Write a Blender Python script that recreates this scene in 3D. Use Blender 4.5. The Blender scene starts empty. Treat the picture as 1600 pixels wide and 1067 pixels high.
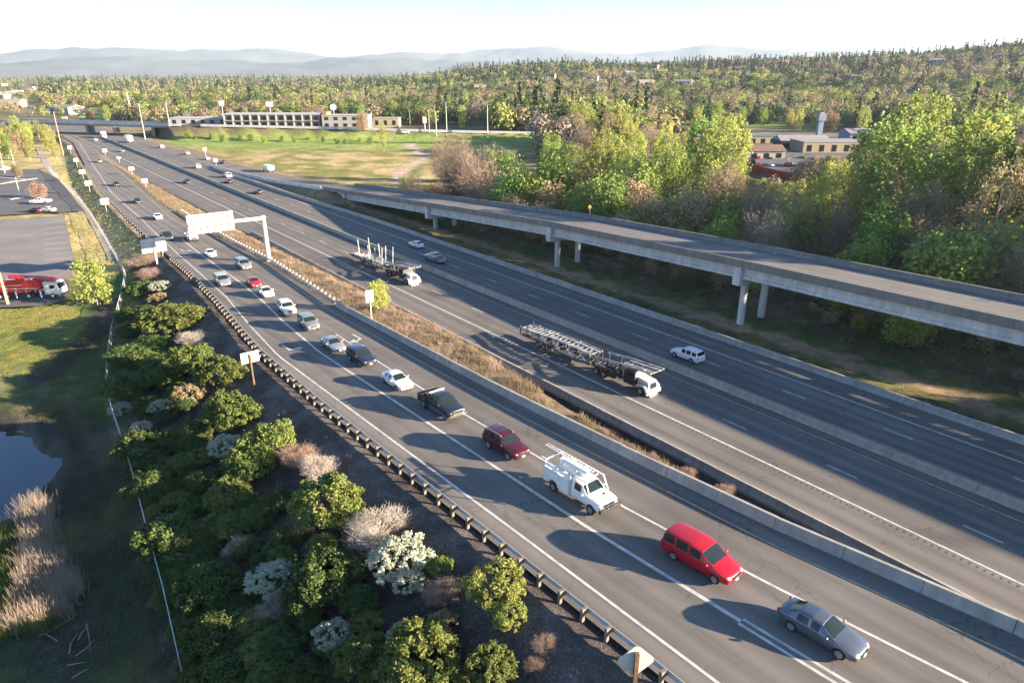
import bpy, bmesh, math, random
import numpy as np
from mathutils import Vector, Matrix, noise
R = random.Random(11)
NP = np.random.RandomState(5)
sc = bpy.context.scene
COL = sc.collection

# ------------------------------------------------------------------ camera
TH = math.atan((533.5 - 112.0) / 1067.0)
CH = 36.0
cam = bpy.data.objects.new('camera', bpy.data.cameras.new('camera'))
COL.objects.link(cam)
cam.location = (0, 0, CH)
cam.rotation_euler = (math.pi / 2 - TH, 0, 0)
cam.data.sensor_width = 36.0
cam.data.lens = 24.0
cam.data.clip_start = 0.5
cam.data.clip_end = 60000
sc.camera = cam
# ------------------------------------------------------------------ light
SUN_EL, SUN_B = 13.8, 13.0
w = bpy.data.worlds.new("World"); sc.world = w; w.use_nodes = True
nt = w.node_tree
sky = nt.nodes.new('ShaderNodeTexSky'); sky.sky_type = 'NISHITA'; sky.sun_disc = False
sky.sun_elevation = math.radians(SUN_EL); sky.sun_rotation = math.radians(90 + SUN_B)
sky.altitude = 400; sky.air_density = 1.0; sky.dust_density = 0.2; sky.ozone_density = 2.0
tint = nt.nodes.new('ShaderNodeVectorMath'); tint.operation = 'MULTIPLY'; tint.inputs[1].default_value = (.73, .88, 1.06)   # cool daylight white balance
nt.links.new(sky.outputs[0], tint.inputs[0]); nt.links.new(tint.outputs[0], nt.nodes['Background'].inputs[0])
nt.nodes['Background'].inputs[1].default_value = 0.05
sl = bpy.data.lights.new('sun', 'SUN'); sl.energy = 5.0; sl.angle = math.radians(0.5); sl.color = (1.0, 0.79, 0.56)
so = bpy.data.objects.new('sun', sl); COL.objects.link(so)
eb, bb = math.radians(SUN_EL), math.radians(SUN_B)
sdir = Vector((math.cos(eb) * math.cos(bb), -math.cos(eb) * math.sin(bb), math.sin(eb)))
so.rotation_euler = sdir.to_track_quat('Z', 'Y').to_euler()
sc.view_settings.view_transform = 'Standard'; sc.view_settings.look = 'None'
sc.view_settings.exposure = 2.6; sc.view_settings.gamma = 1.0
sc.render.engine = 'CYCLES'

# ------------------------------------------------------------------ coordinates
ANG = math.radians(38); SA, CA = math.sin(ANG), math.cos(ANG)
FX = 1067.0; CT, ST = math.cos(TH), math.sin(TH)
def bend(s):
    t = min(1, max(0, (s - 520) / 580)); return 250 * t * t * (3 - 2 * t)      # the freeway swings left beyond the bridge
def xy(s, d):
    d -= bend(s); return (-s * SA + d * CA, s * CA + d * SA)
def sd(x, y):
    s = -x * SA + y * CA; return (s, x * CA + y * SA + bend(s))
def itp(T, s):
    if s <= T[0][0]: return T[0][1]
    for a, b in zip(T, T[1:]):
        if s <= b[0]:
            t = (s - a[0]) / (b[0] - a[0])
            return a[1] + (b[1] - a[1]) * t
    return T[-1][1]
def sm(a, b, x):
    t = min(1, max(0, (x - a) / (b - a))); return t * t * (3 - 2 * t)
ZR = [(-300, 9.5), (-60, 8.6), (0, 7.25), (31, 6.15), (77, 4.2), (120, 2.2), (150, 1.0), (172, 0.45), (195, 0.15), (235, 0.0), (3000, 0)]
def zr(s): return itp(ZR, s)
L1 = [(-300, 24.6), (77, 24.5), (92, 25.9), (110, 28.0), (134, 29.5), (173, 31.7), (200, 33.1), (254, 34.9), (335, 41.7), (449, 51.6), (900, 52.5)]
L2 = [(-300, 29.4), (10, 29.4), (28, 28.7), (75, 28.8), (91, 30.1), (102, 31.4), (118, 32.7), (141, 33.7), (166, 34.9)]
L3 = [(-300, 33.6), (5, 34.4), (17, 33.2), (28, 32.5), (50, 32.4), (67, 32.7), (82, 33.3)]
L4 = [(-300, 38.8), (5, 38.2), (19, 36.8), (32, 36.4), (48, 36.2), (61, 36.4), (90, 37.1), (128, 40.2), (152, 40.4), (197, 39.6), (233, 42), (272, 44.4), (366, 50.2), (400, 52.4), (900, 52.6)]
BR = [(-300, 40.8), (5, 40.3), (20, 38.7), (32, 38.2), (50, 38.0), (61, 38.2), (79, 38.6), (92, 38.9)]
RP = [(-300, 41.0), (5, 40.4), (20, 38.8), (32, 38.4), (50, 38.2), (92, 39.0), (107, 40.2), (128, 41.8), (152, 42.3), (180, 41.9), (197, 41.6), (233, 43.3), (272, 45.8), (366, 51.4), (410, 53.2), (900, 53.2)]
GLd = [(-300, 22.3), (60, 22.3), (79, 22.8), (110, 25.9), (132, 27.4), (150, 28.2), (200, 30.0), (254, 32.2), (335, 38.6), (449, 48.5), (900, 49.5)]
ZF = [(-300, 10.2), (20, 10.0), (57, 9.4), (100, 8.15), (146, 5.4), (194, 2.5), (208, 1.6), (245, 0.15), (300, 0.0), (900, 0)]   # fly-over deck height
FN = [(-300, 87.0), (146, 87.0), (208, 86.5), (267, 81.0), (300, 78.5), (330, 77.4), (900, 77.4)]
FF = [(-300, 98.0), (146, 98.0), (208, 97.2), (267, 91.8), (300, 89), (340, 86.5), (430, 84), (900, 81.4)]
CR = [(-640, 640), (-430, 505), (-300, 455), (-200, 426), (-60, 417), (30, 414), (180, 417), (420, 440), (900, 520)]   # cross road centre (x, y)
CZ = [(-640, 1), (-420, 4.0), (-330, 6.5), (-190, 6.5), (-100, 5.2), (-20, 3.4), (60, 2.4), (200, 1.0), (900, 0.4)]
def cross_dist(x, y):
    best = 1e9
    for (ax, ay), (bx, by) in zip(CR, CR[1:]):
        dx, dy = bx - ax, by - ay
        t = max(0, min(1, ((x - ax) * dx + (y - ay) * dy) / (dx * dx + dy * dy)))
        best = min(best, math.hypot(x - ax - dx * t, y - ay - dy * t))
    return best
HA = [(-60, 0), (-14, 0), (-7, 10), (-3, 34), (3, 42), (10, 40), (19, 50), (29, 58), (35, 76), (42, 88), (60, 60), (90, 20)]
def hill(x, y):
    r = math.hypot(x, y)
    if r < 480 or y < 0: return 0.0
    az = math.degrees(math.atan2(x, y))
    return itp(HA, az) * sm(560, 1650, r) * (1 - 0.9 * sm(2300, 5200, r)) + 5 * sm(600, 1500, r) * itp([(-20, 0), (-5, 1), (60, 1), (80, 0)], az) * noise.noise(Vector((x / 240, y / 240, 3)))
POND = (-61.0, 55.5, 14.0, 13.0)
STRIPT = [(18, .0), (30, .06), (45, .26), (60, .56), (75, .78), (110, .88), (150, .96)]
def T(x, y):
    s, d = sd(x, y)
    if -400 < s < 2400 and -80 < d < 140:
        ramp = zr(s)
        gl = itp(GLd, s) - 0.7
        rp = itp(RP, s)
        left = -1.6 + 0.35 * noise.noise(Vector((x / 14, y / 14, 0))) + 0.12 * noise.noise(Vector((x / 3, y / 3, 4)))
        pd = math.hypot((x - POND[0]) / POND[2], (y - POND[1]) / POND[3]) + .16 * noise.noise(Vector((x / 4.5, y / 4.5, 12))) + .06 * noise.noise(Vector((x / 1.2, y / 1.2, 2)))
        if pd < 1.5: left -= 1.7 * (1 - sm(0.75, 1.35, pd))
        if d < gl - 0.8:
            z = max(left, ramp - 0.05 - (gl - 0.8 - d) * 0.34)
            if z > left: z += 0.18 * noise.noise(Vector((x / 2.0, y / 2.0, 7)))
        elif d < gl: z = ramp - 0.05
        elif d <= rp + 0.3: z = ramp - 0.22
        elif d < 49.2 and rp < 48.6:
            wdt = 49.2 - (rp + 0.3); t = (d - rp - 0.3) / wdt
            lm = itp(STRIPT, s)
            z = ramp * (1 - sm(.03 + .67 * lm, .5 + .5 * lm, t)) - 0.06 - 0.95 * sm(.3 + .3 * lm, .6 + .35 * lm, t) * (1 - sm(120, 175, s)) + 0.12 * noise.noise(Vector((x / 1.6, y / 1.6, 9))) * math.sin(math.pi * t)
        elif d <= max(itp(FN, s) if s > 262 else 80.4, 80.4): z = -0.22
        elif s > 200 and d < itp(FF, s) + 1.5 and d > itp(FN, s) - 0.8:
            z = itp(ZF, s) - 0.25
        elif s > 200 and d >= itp(FF, s) + 1.5:
            z = max(-0.4, itp(ZF, s) - 0.1 - (d - itp(FF, s) - 1.5) * 0.4)
        elif s > 200 and d > 80.4:
            z = max(-0.35, itp(ZF, s) - 0.3 - (itp(FN, s) - 0.8 - d) * 0.7)
        else:
            z = -0.1 - 0.5 * sm(80.5, 88, d) + 0.25 * noise.noise(Vector((x / 7, y / 7, 2))) * sm(81, 86, d)
            if s > 185: z = max(z, (itp(ZF, s) - 0.4) * sm(185, 208, s) - max(0, itp(FN, s) - d) * 0.5 - max(0, d - 98) * 0.4)
    else:
        z = -1.6 if d < 30 else -0.5
        z += 0.3 * noise.noise(Vector((x / 20, y / 20, 1)))
        if d > 125 and s < 185: z -= 0.8 * sm(125, 140, d)
    if 330 < y < 700 and -660 < x < 920:
        cdist = cross_dist(x, y)
        if cdist < 40:
            cz = itp(CZ, x)
            e = cz - 0.25 if cdist < 6.5 else cz - 0.1 - max(0, cdist - 7.5) * 0.45
            inner = 1 - sm(28, 31, d) * (1 - sm(93, 99, d))
            if s < 200 or s > 700: inner = 1
            e = e * inner + (-5) * (1 - inner)
            z = max(z, e)
    return z + hill(x, y)
def ray(px, py):
    v = Vector(((px - 800) / FX, CT - (py - 533.5) / FX * ST, -ST - (py - 533.5) / FX * CT))
    return v
def GT(px, py, dz=0.0):
    v = ray(px, py)
    t = 18.0; step = 1.0; last = t
    while t < 9000:
        p = v * t
        if CH + p.z < T(p.x, p.y) + dz:
            a, b = last, t
            for _ in range(12):
                m = (a + b) / 2; p = v * m
                if CH + p.z < T(p.x, p.y) + dz: b = m
                else: a = m
            p = v * a
            return (p.x, p.y, CH + p.z - dz)
        last = t; t += max(0.6, t * 0.012)
    p = v * 9000
    return (p.x, p.y, 0)
def GZ(px, py, z):
    v = ray(px, py); t = (z - CH) / v.z
    return (v.x * t, v.y * t, z)
def GRAMP(px, py, dz=0):
    z = 4.0
    for i in range(30):
        x, y, _ = GZ(px, py, z + dz); s, d = sd(x, y); z = .5 * z + .5 * zr(s)
    return s, d
def PX(x, y, z):
    d = y * CT - (z - CH) * ST; u = (z - CH) * CT + y * ST
    return 800 + FX * x / d, 533.5 - FX * u / d, d

# ------------------------------------------------------------------ mesh helpers
def tag(o, label=None, cat=None, group=None, kind=None):
    if label: o['label'] = label
    if cat: o['category'] = cat
    if group: o['group'] = group
    if kind: o['kind'] = kind
    return o
def empty(name, loc=(0, 0, 0), rz=0.0):
    o = bpy.data.objects.new(name, None); COL.objects.link(o)
    o.location = loc; o.rotation_euler = (0, 0, rz); o.empty_display_size = 0.2
    return o
def link(name, me, mats, parent=None, smooth=None):
    if not isinstance(mats, (list, tuple)): mats = [mats]
    o = bpy.data.objects.new(name, me); COL.objects.link(o)
    if len(me.materials) == 0:
        for m in mats: me.materials.append(m)
    if parent: o.parent = parent
    return o
def copy_tree(o, parent=None):
    c = o.copy(); COL.objects.link(c); c.parent = parent
    for ch in KIDS.get(o.name, None) or list(o.children): copy_tree(ch, c)
    return c
KIDS = {}
class MB:
    def __init__(s): s.v = []; s.f = []; s.m = []; s.cur = 0
    def add(s, vs, fs):
        n = len(s.v); s.v += [tuple(p) for p in vs]
        s.f += [tuple(i + n for i in f) for f in fs]; s.m += [s.cur] * len(fs); return s
    def box(s, c, sz, rz=0.0, M=None):
        hx, hy, hz = sz[0] / 2, sz[1] / 2, sz[2] / 2
        vs = [Vector((x, y, z)) for x in (-hx, hx) for y in (-hy, hy) for z in (-hz, hz)]
        if M is not None: vs = [M @ p for p in vs]
        elif rz:
            cc, ss = math.cos(rz), math.sin(rz); vs = [Vector((p.x * cc - p.y * ss, p.x * ss + p.y * cc, p.z)) for p in vs]
        vs = [p + Vector(c) for p in vs]
        return s.add(vs, [(0, 1, 3, 2), (4, 6, 7, 5), (0, 4, 5, 1), (2, 3, 7, 6), (0, 2, 6, 4), (1, 5, 7, 3)])
    def bar(s, a, b, wd, h=None, up=(0, 0, 1)):
        a, b = Vector(a), Vector(b); h = h or wd; t = (b - a); L = t.length
        if L < 1e-6: return s
        t.normalize(); u = Vector(up)
        if abs(t.dot(u)) > 0.98: u = Vector((1, 0, 0))
        r = t.cross(u).normalized(); u = r.cross(t).normalized()
        vs = []
        for p in (a, b):
            for i, j in ((-1, -1), (1, -1), (1, 1), (-1, 1)): vs.append(p + r * (i * wd / 2) + u * (j * h / 2))
        return s.add(vs, [(0, 1, 2, 3), (7, 6, 5, 4), (0, 4, 5, 1), (1, 5, 6, 2), (2, 6, 7, 3), (3, 7, 4, 0)])
    def tube(s, pts, rad, n=8, cap=True):
        pts = [Vector(p) for p in pts]
        if not isinstance(rad, (list, tuple)): rad = [rad] * len(pts)
        vs = []
        for i, p in enumerate(pts):
            t = (pts[min(i + 1, len(pts) - 1)] - pts[max(i - 1, 0)]).normalized()
            u = Vector((0, 0, 1)) if abs(t.z) < 0.95 else Vector((1, 0, 0))
            r = t.cross(u).normalized(); q = r.cross(t)
            for k in range(n):
                a = 2 * math.pi * k / n; vs.append(p + (r * math.cos(a) + q * math.sin(a)) * rad[i])
        fs = [(i * n + k, i * n + (k + 1) % n, (i + 1) * n + (k + 1) % n, (i + 1) * n + k) for i in range(len(pts) - 1) for k in range(n)]
        if cap: fs += [tuple(range(n))[::-1], tuple((len(pts) - 1) * n + k for k in range(n))]
        return s.add(vs, fs)
    def lathe(s, prof, c, axis='y', n=20):
        vs = []
        for r, h in prof:
            for k in range(n):
                a = 2 * math.pi * k / n
                p = (r * math.cos(a), h, r * math.sin(a)) if axis == 'y' else (r * math.cos(a), r * math.sin(a), h)
                vs.append((p[0] + c[0], p[1] + c[1], p[2] + c[2]))
        fs = [(i * n + k, i * n + (k + 1) % n, (i + 1) * n + (k + 1) % n, (i + 1) * n + k) for i in range(len(prof) - 1) for k in range(n)]
        return s.add(vs, fs)
    def ell(s, c, r, n=10, m=6):
        prof = [(max(1e-3, math.sin(math.pi * i / m)), math.cos(math.pi * i / m)) for i in range(m + 1)]
        vs = []
        for q, h in prof:
            for k in range(n):
                a = 2 * math.pi * k / n
                vs.append((c[0] + r[0] * q * math.cos(a), c[1] + r[1] * q * math.sin(a), c[2] + r[2] * h))
        return s.add(vs, [(i * n + k, (i + 1) * n + k, (i + 1) * n + (k + 1) % n, i * n + (k + 1) % n) for i in range(m) for k in range(n)])
    def extrude(s, prof, y0, y1):     # closed (x,z) outline pushed along y
        n = len(prof)
        vs = [(p[0], y0, p[1]) for p in prof] + [(p[0], y1, p[1]) for p in prof]
        fs = [(k, (k + 1) % n, n + (k + 1) % n, n + k) for k in range(n)]
        return s.add(vs, fs + [tuple(range(n))[::-1], tuple(range(n, 2 * n))])
    def mesh(s, name, smooth=False, fix=True):
        me = bpy.data.meshes.new(name); me.from_pydata(s.v, [], s.f)
        if any(s.m): me.polygons.foreach_set('material_index', s.m)
        if fix:
            b = bmesh.new(); b.from_mesh(me); bmesh.ops.recalc_face_normals(b, faces=b.faces)
            if smooth:
                for f in b.faces: f.smooth = True
                for e in b.edges:
                    if len(e.link_faces) == 2 and e.calc_face_angle(0) > math.radians(38): e.smooth = False
            b.to_mesh(me); b.free()
        me.update(); return me
    def build(s, name, mats, parent=None, smooth=False, label=None):
        o = link(name, s.mesh(name, smooth), mats, parent)
        if label: o['label'] = label
        return o
def mesh_np(name, V, Q, smooth=False):
    me = bpy.data.meshes.new(name)
    me.vertices.add(len(V)); me.vertices.foreach_set('co', np.asarray(V, dtype=np.float32).ravel())
    k = Q.shape[1]
    me.loops.add(Q.size); me.loops.foreach_set('vertex_index', Q.astype(np.int32).ravel())
    me.polygons.add(len(Q)); me.polygons.foreach_set('loop_start', np.arange(0, Q.size, k, dtype=np.int32))
    me.polygons.foreach_set('loop_total', np.full(len(Q), k, dtype=np.int32))
    if smooth: me.polygons.foreach_set('use_smooth', np.ones(len(Q), dtype=bool))
    me.update(calc_edges=True); me.validate(); return me

# ------------------------------------------------------------------ materials
MATS = {}
def nodes(name):
    m = bpy.data.materials.new(name); m.use_nodes = True
    n = m.node_tree; b = n.nodes['Principled BSDF']; return m, n, b
def mat(name, col, rough=0.6, metal=0.0, spec=0.5, nscale=0, namt=0.0, bump=0.0, bscale=0, coat=0.0, tex='Object'):
    if name in MATS: return MATS[name]
    m, n, b = nodes(name)
    b.inputs['Base Color'].default_value = (*col, 1); b.inputs['Roughness'].default_value = rough
    b.inputs['Metallic'].default_value = metal; b.inputs['Specular IOR Level'].default_value = spec
    if coat: b.inputs['Coat Weight'].default_value = coat; b.inputs['Coat Roughness'].default_value = 0.06
    tc = n.nodes.new('ShaderNodeTexCoord')
    if namt:
        no = n.nodes.new('ShaderNodeTexNoise'); no.inputs['Scale'].default_value = nscale; no.inputs['Detail'].default_value = 6
        n.links.new(tc.outputs[tex], no.inputs['Vector'])
        r = n.nodes.new('ShaderNodeMapRange'); r.inputs[1].default_value = .3; r.inputs[2].default_value = .7
        r.inputs[3].default_value = 1 - namt; r.inputs[4].default_value = 1 + namt
        n.links.new(no.outputs[0], r.inputs[0])
        mx = n.nodes.new('ShaderNodeVectorMath'); mx.operation = 'SCALE'; mx.inputs[0].default_value = col
        n.links.new(r.outputs[0], mx.inputs['Scale']); n.links.new(mx.outputs[0], b.inputs['Base Color'])
    if bump:
        no = n.nodes.new('ShaderNodeTexNoise'); no.inputs['Scale'].default_value = bscale; no.inputs['Detail'].default_value = 5
        n.links.new(tc.outputs[tex], no.inputs['Vector'])
        bp = n.nodes.new('ShaderNodeBump'); bp.inputs['Strength'].default_value = bump; bp.inputs['Distance'].default_value = 0.05
        n.links.new(no.outputs[0], bp.inputs['Height']); n.links.new(bp.outputs[0], b.inputs['Normal'])
    MATS[name] = m; return m
def leafmat(name, c1, c2, c3=None, trans=0.35, var=0.25):
    """foliage: colour differs from leaf to leaf and from plant to plant"""
    if name in MATS: return MATS[name]
    m, n, b = nodes(name)
    g = n.nodes.new('ShaderNodeNewGeometry'); oi = n.nodes.new('ShaderNodeObjectInfo')
    ra = n.nodes.new('ShaderNodeValToRGB'); e = ra.color_ramp.elements
    e[0].color = (*c1, 1); e[1].color = (*c2, 1)
    if c3: x = e.new(0.85); x.color = (*c3, 1); e[1].position = 0.6; e[1].color = (*c2, 1)
    n.links.new(g.outputs['Random Per Island'], ra.inputs[0])
    hs = n.nodes.new('ShaderNodeHueSaturation')
    mr = n.nodes.new('ShaderNodeMapRange'); mr.inputs[3].default_value = 1 - var; mr.inputs[4].default_value = 1 + var
    n.links.new(oi.outputs['Random'], mr.inputs[0]); n.links.new(mr.outputs[0], hs.inputs['Value'])
    mh = n.nodes.new('ShaderNodeMapRange'); mh.inputs[3].default_value = 0.485; mh.inputs[4].default_value = 0.515
    mu = n.nodes.new('ShaderNodeMath'); mu.operation = 'MULTIPLY'; mu.inputs[1].default_value = 7.3
    fr = n.nodes.new('ShaderNodeMath'); fr.operation = 'FRACT'
    n.links.new(oi.outputs['Random'], mu.inputs[0]); n.links.new(mu.outputs[0], fr.inputs[0])
    n.links.new(fr.outputs[0], mh.inputs[0]); n.links.new(mh.outputs[0], hs.inputs['Hue'])
    n.links.new(ra.outputs[0], hs.inputs['Color'])
    b.inputs['Roughness'].default_value = 0.7; b.inputs['Specular IOR Level'].default_value = 0.25
    n.links.new(hs.outputs[0], b.inputs['Base Color'])
    if trans:
        tr = n.nodes.new('ShaderNodeBsdfTranslucent'); n.links.new(hs.outputs[0], tr.inputs[0])
        mi = n.nodes.new('ShaderNodeMixShader'); mi.inputs[0].default_value = trans
        n.links.new(b.outputs[0], mi.inputs[1]); n.links.new(tr.outputs[0], mi.inputs[2])
        n.links.new(mi.outputs[0], n.nodes['Material Output'].inputs[0])
    MATS[name] = m; return m
def glassmat(name, col, rough=0.04, spec=0.7):
    m = mat(name, col, rough, 0, spec); return m
def roadmat(name, base, dark, streak=1.0, crack=True, lane=3.9, off=0.0):
    """asphalt in road coordinates (UV: metres along, metres across): wheel-track streaks, patches, cracks"""
    m, n, b = nodes(name)
    uv = n.nodes.new('ShaderNodeUVMap')
    def noi(sx, sy, sc_, det=5, rough=.6):
        mp = n.nodes.new('ShaderNodeMapping'); mp.inputs['Scale'].default_value = (sx, sy, 1)
        n.links.new(uv.outputs[0], mp.inputs[0])
        no = n.nodes.new('ShaderNodeTexNoise'); no.inputs['Scale'].default_value = sc_; no.inputs['Detail'].default_value = det
        no.inputs['Roughness'].default_value = rough
        n.links.new(mp.outputs[0], no.inputs['Vector']); return no
    a = noi(0.012, 1.0, 0.9, 4); c = noi(1, 1, 0.10, 5); d = noi(1, 1, 9.0, 3, .8)
    def mr(src, lo, hi, o1, o2):
        r = n.nodes.new('ShaderNodeMapRange'); r.inputs[1].default_value = lo; r.inputs[2].default_value = hi
        r.inputs[3].default_value = o1; r.inputs[4].default_value = o2; n.links.new(src, r.inputs[0]); return r.outputs[0]
    def mul(p, q):
        x = n.nodes.new('ShaderNodeMath'); x.operation = 'MULTIPLY'
        n.links.new(p, x.inputs[0]); n.links.new(q, x.inputs[1]); return x.outputs[0]
    # wheel tracks: two darker bands per lane
    sp = n.nodes.new('ShaderNodeSeparateXYZ'); n.links.new(uv.outputs[0], sp.inputs[0])
    wv = n.nodes.new('ShaderNodeMath'); wv.operation = 'MULTIPLY_ADD'; wv.inputs[1].default_value = 2 * math.pi / (lane / 2); wv.inputs[2].default_value = off
    n.links.new(sp.outputs[1], wv.inputs[0])
    sn = n.nodes.new('ShaderNodeMath'); sn.operation = 'SINE'; n.links.new(wv.outputs[0], sn.inputs[0])
    f = mul(mr(a.outputs[0], .3, .7, 1 - .2 * streak, 1 + .16 * streak), mr(c.outputs[0], .3, .7, .82, 1.16))
    f = mul(f, mr(d.outputs[0], .2, .8, .84, 1.16)); f = mul(f, mr(sn.outputs[0], -1, 1, 1 - .14 * streak, 1 + .06 * streak))
    if crack:
        vo = n.nodes.new('ShaderNodeTexVoronoi'); vo.feature = 'DISTANCE_TO_EDGE'; vo.inputs['Scale'].default_value = 0.16
        wob = noi(1, 1, 0.5, 4); ad = n.nodes.new('ShaderNodeVectorMath'); ad.operation = 'MULTIPLY_ADD'
        ad.inputs[1].default_value = (3, 3, 3); n.links.new(wob.outputs[1], ad.inputs[0]); n.links.new(uv.outputs[0], ad.inputs[2])
        n.links.new(ad.outputs[0], vo.inputs['Vector'])
        gate = mr(noi(1, 1, .07, 2).outputs[0], .44, .50, 1.0, 0.0)
        ck = mr(vo.outputs['Distance'], 0.0, 0.007, 0.5, 1.0)
        mxx = n.nodes.new('ShaderNodeMath'); mxx.operation = 'MAXIMUM'; n.links.new(ck, mxx.inputs[0]); n.links.new(gate, mxx.inputs[1])
        f = mul(f, mxx.outputs[0])
    mx = n.nodes.new('ShaderNodeVectorMath'); mx.operation = 'SCALE'; mx.inputs[0].default_value = base
    n.links.new(f, mx.inputs['Scale']); n.links.new(mx.outputs[0], b.inputs['Base Color'])
    b.inputs['Roughness'].default_value = 0.88; b.inputs['Specular IOR Level'].default_value = 0.3
    bp = n.nodes.new('ShaderNodeBump'); bp.inputs['Strength'].default_value = .25; bp.inputs['Distance'].default_value = .02
    n.links.new(d.outputs[0], bp.inputs['Height']); n.links.new(bp.outputs[0], b.inputs['Normal'])
    MATS[name] = m; return m
def concmat(name, base, seg=3.8):
    """weathered concrete with rain streaks"""
    m, n, b = nodes(name)
    tc = n.nodes.new('ShaderNodeTexCoord')
    def noi(scl, s, det=6):
        mp = n.nodes.new('ShaderNodeMapping'); mp.inputs['Scale'].default_value = scl; n.links.new(tc.outputs['Object'], mp.inputs[0])
        no = n.nodes.new('ShaderNodeTexNoise'); no.inputs['Scale'].default_value = s; no.inputs['Detail'].default_value = det
        n.links.new(mp.outputs[0], no.inputs['Vector']); return no
    a = noi((1, 1, .12), 1.6); c = noi((1, 1, 1), .35)
    fs = []
    for x, lo, hi in ((a, .8, 1.12), (c, .84, 1.14)):
        r = n.nodes.new('ShaderNodeMapRange'); r.inputs[1].default_value = .3; r.inputs[2].default_value = .7
        r.inputs[3].default_value = lo; r.inputs[4].default_value = hi; n.links.new(x.outputs[0], r.inputs[0]); fs.append(r.outputs[0])
    mu = n.nodes.new('ShaderNodeMath'); mu.operation = 'MULTIPLY'; n.links.new(fs[0], mu.inputs[0]); n.links.new(fs[1], mu.inputs[1])
    mx = n.nodes.new('ShaderNodeVectorMath'); mx.operation = 'SCALE'; mx.inputs[0].default_value = base
    n.links.new(mu.outputs[0], mx.inputs['Scale']); n.links.new(mx.outputs[0], b.inputs['Base Color'])
    b.inputs['Roughness'].default_value = .85; b.inputs['Specular IOR Level'].default_value = .3
    MATS[name] = m; return m
M_ASPH = roadmat('old_asphalt', (0.155, 0.145, 0.135), None, 1.0)
M_ASPH2 = roadmat('mainline_asphalt', (0.135, 0.128, 0.122), None, 1.15, lane=4.1, off=.6)
M_DECK = roadmat('deck_surface', (0.16, 0.155, 0.15), None, .7, False, 3.7)
M_LOT = roadmat('lot_asphalt', (0.10, 0.10, 0.105), None, .25, True, 40)
M_LOT2 = roadmat('pale_lot_asphalt', (0.185, 0.175, 0.17), None, .3, True, 40)
M_CONC = concmat('concrete', (0.34, 0.325, 0.30))
M_CONC2 = concmat('bridge_concrete', (0.50, 0.50, 0.51))
M_CONCG = concmat('grey_concrete', (0.27, 0.265, 0.25))
M_WHITE = mat('road_paint_white', (0.50, 0.49, 0.46), .7, nscale=1.7, namt=.3)
M_YEL = mat('road_paint_faded_yellow', (0.42, 0.33, 0.16), .75, nscale=2.0, namt=.35)
M_STEEL = mat('galvanised_steel', (0.42, 0.44, 0.45), .55, .35, nscale=3, namt=.15)
M_SIGNB = mat('sign_back_sheet', (0.56, 0.555, 0.53), .45, .15, nscale=1.2, namt=.06)
M_POLE = mat('painted_pole', (0.50, 0.49, 0.46), .5, .1)
M_WOOD = mat('weathered_timber', (0.13, 0.075, 0.045), .85, nscale=6, namt=.4, bump=.3, bscale=20)
M_GREYWOOD = mat('grey_timber_post', (0.17, 0.145, 0.12), .85, nscale=6, namt=.3)
M_BLACK = mat('black_rubber', (0.018, 0.018, 0.019), .75)
M_TRIM = mat('black_trim', (0.025, 0.026, 0.028), .45)
M_CHROME = mat('bright_metal', (0.75, 0.76, 0.78), .18, 1.0)
M_RIM = mat('alloy_rim', (0.48, 0.49, 0.51), .32, .8)
M_GLASS = glassmat('vehicle_glass', (0.012, 0.02, 0.021), .05, .5)
M_HEAD = mat('headlight_lens', (0.50, 0.52, 0.54), .08, .3, .8)
M_TAIL = mat('tail_light_lens', (0.35, 0.012, 0.01), .15, 0, .6)
M_PLATE = mat('number_plate', (0.6, 0.62, 0.66), .5)
M_BARK = mat('pale_bark', (0.30, 0.26, 0.21), .9, nscale=3, namt=.3)
M_DBARK = mat('dark_bark', (0.12, 0.095, 0.075), .9, nscale=3, namt=.3)
M_TWIG = mat('grey_brown_twig', (0.30, 0.235, 0.185), .9)
def paint(name, col, metal=0.0, rough=.32):
    return mat(name, col, rough, metal, .5, coat=.7)
HAZE = 5.2e-5
# ================================================================== ground
def lerp3(a, b, t): return (a[0] + (b[0] - a[0]) * t, a[1] + (b[1] - a[1]) * t, a[2] + (b[2] - a[2]) * t)
GRAVEL = (0.055, 0.052, 0.05); BARKM = (0.042, 0.036, 0.032); DIRT = (0.23, 0.175, 0.12); GRASS = (0.17, 0.175, 0.055)
DRY = (0.36, 0.29, 0.15); GREEN = (0.075, 0.12, 0.035); MUD = (0.05, 0.048, 0.042); FLOOR = (0.12, 0.09, 0.06); LAWN = (0.17, 0.26, 0.06)
PATHS = [((640, 225), (665, 245), (625, 270), (628, 290)),]
PW = [[GZ(p[0], p[1], -0.4)[:2] for p in P_] for P_ in PATHS]
def pdist(x, y, poly):
    best = 1e9
    for (ax, ay), (bx, by) in zip(poly, poly[1:]):
        dx, dy = bx - ax, by - ay
        t = max(0, min(1, ((x - ax) * dx + (y - ay) * dy) / (dx * dx + dy * dy + 1e-9)))
        best = min(best, math.hypot(x - ax - dx * t, y - ay - dy * t))
    return best
CREEK = [GZ(p[0], p[1], -1.6)[:2] for p in ((170, 470), (150, 520), (100, 560), (60, 590))]
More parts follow.
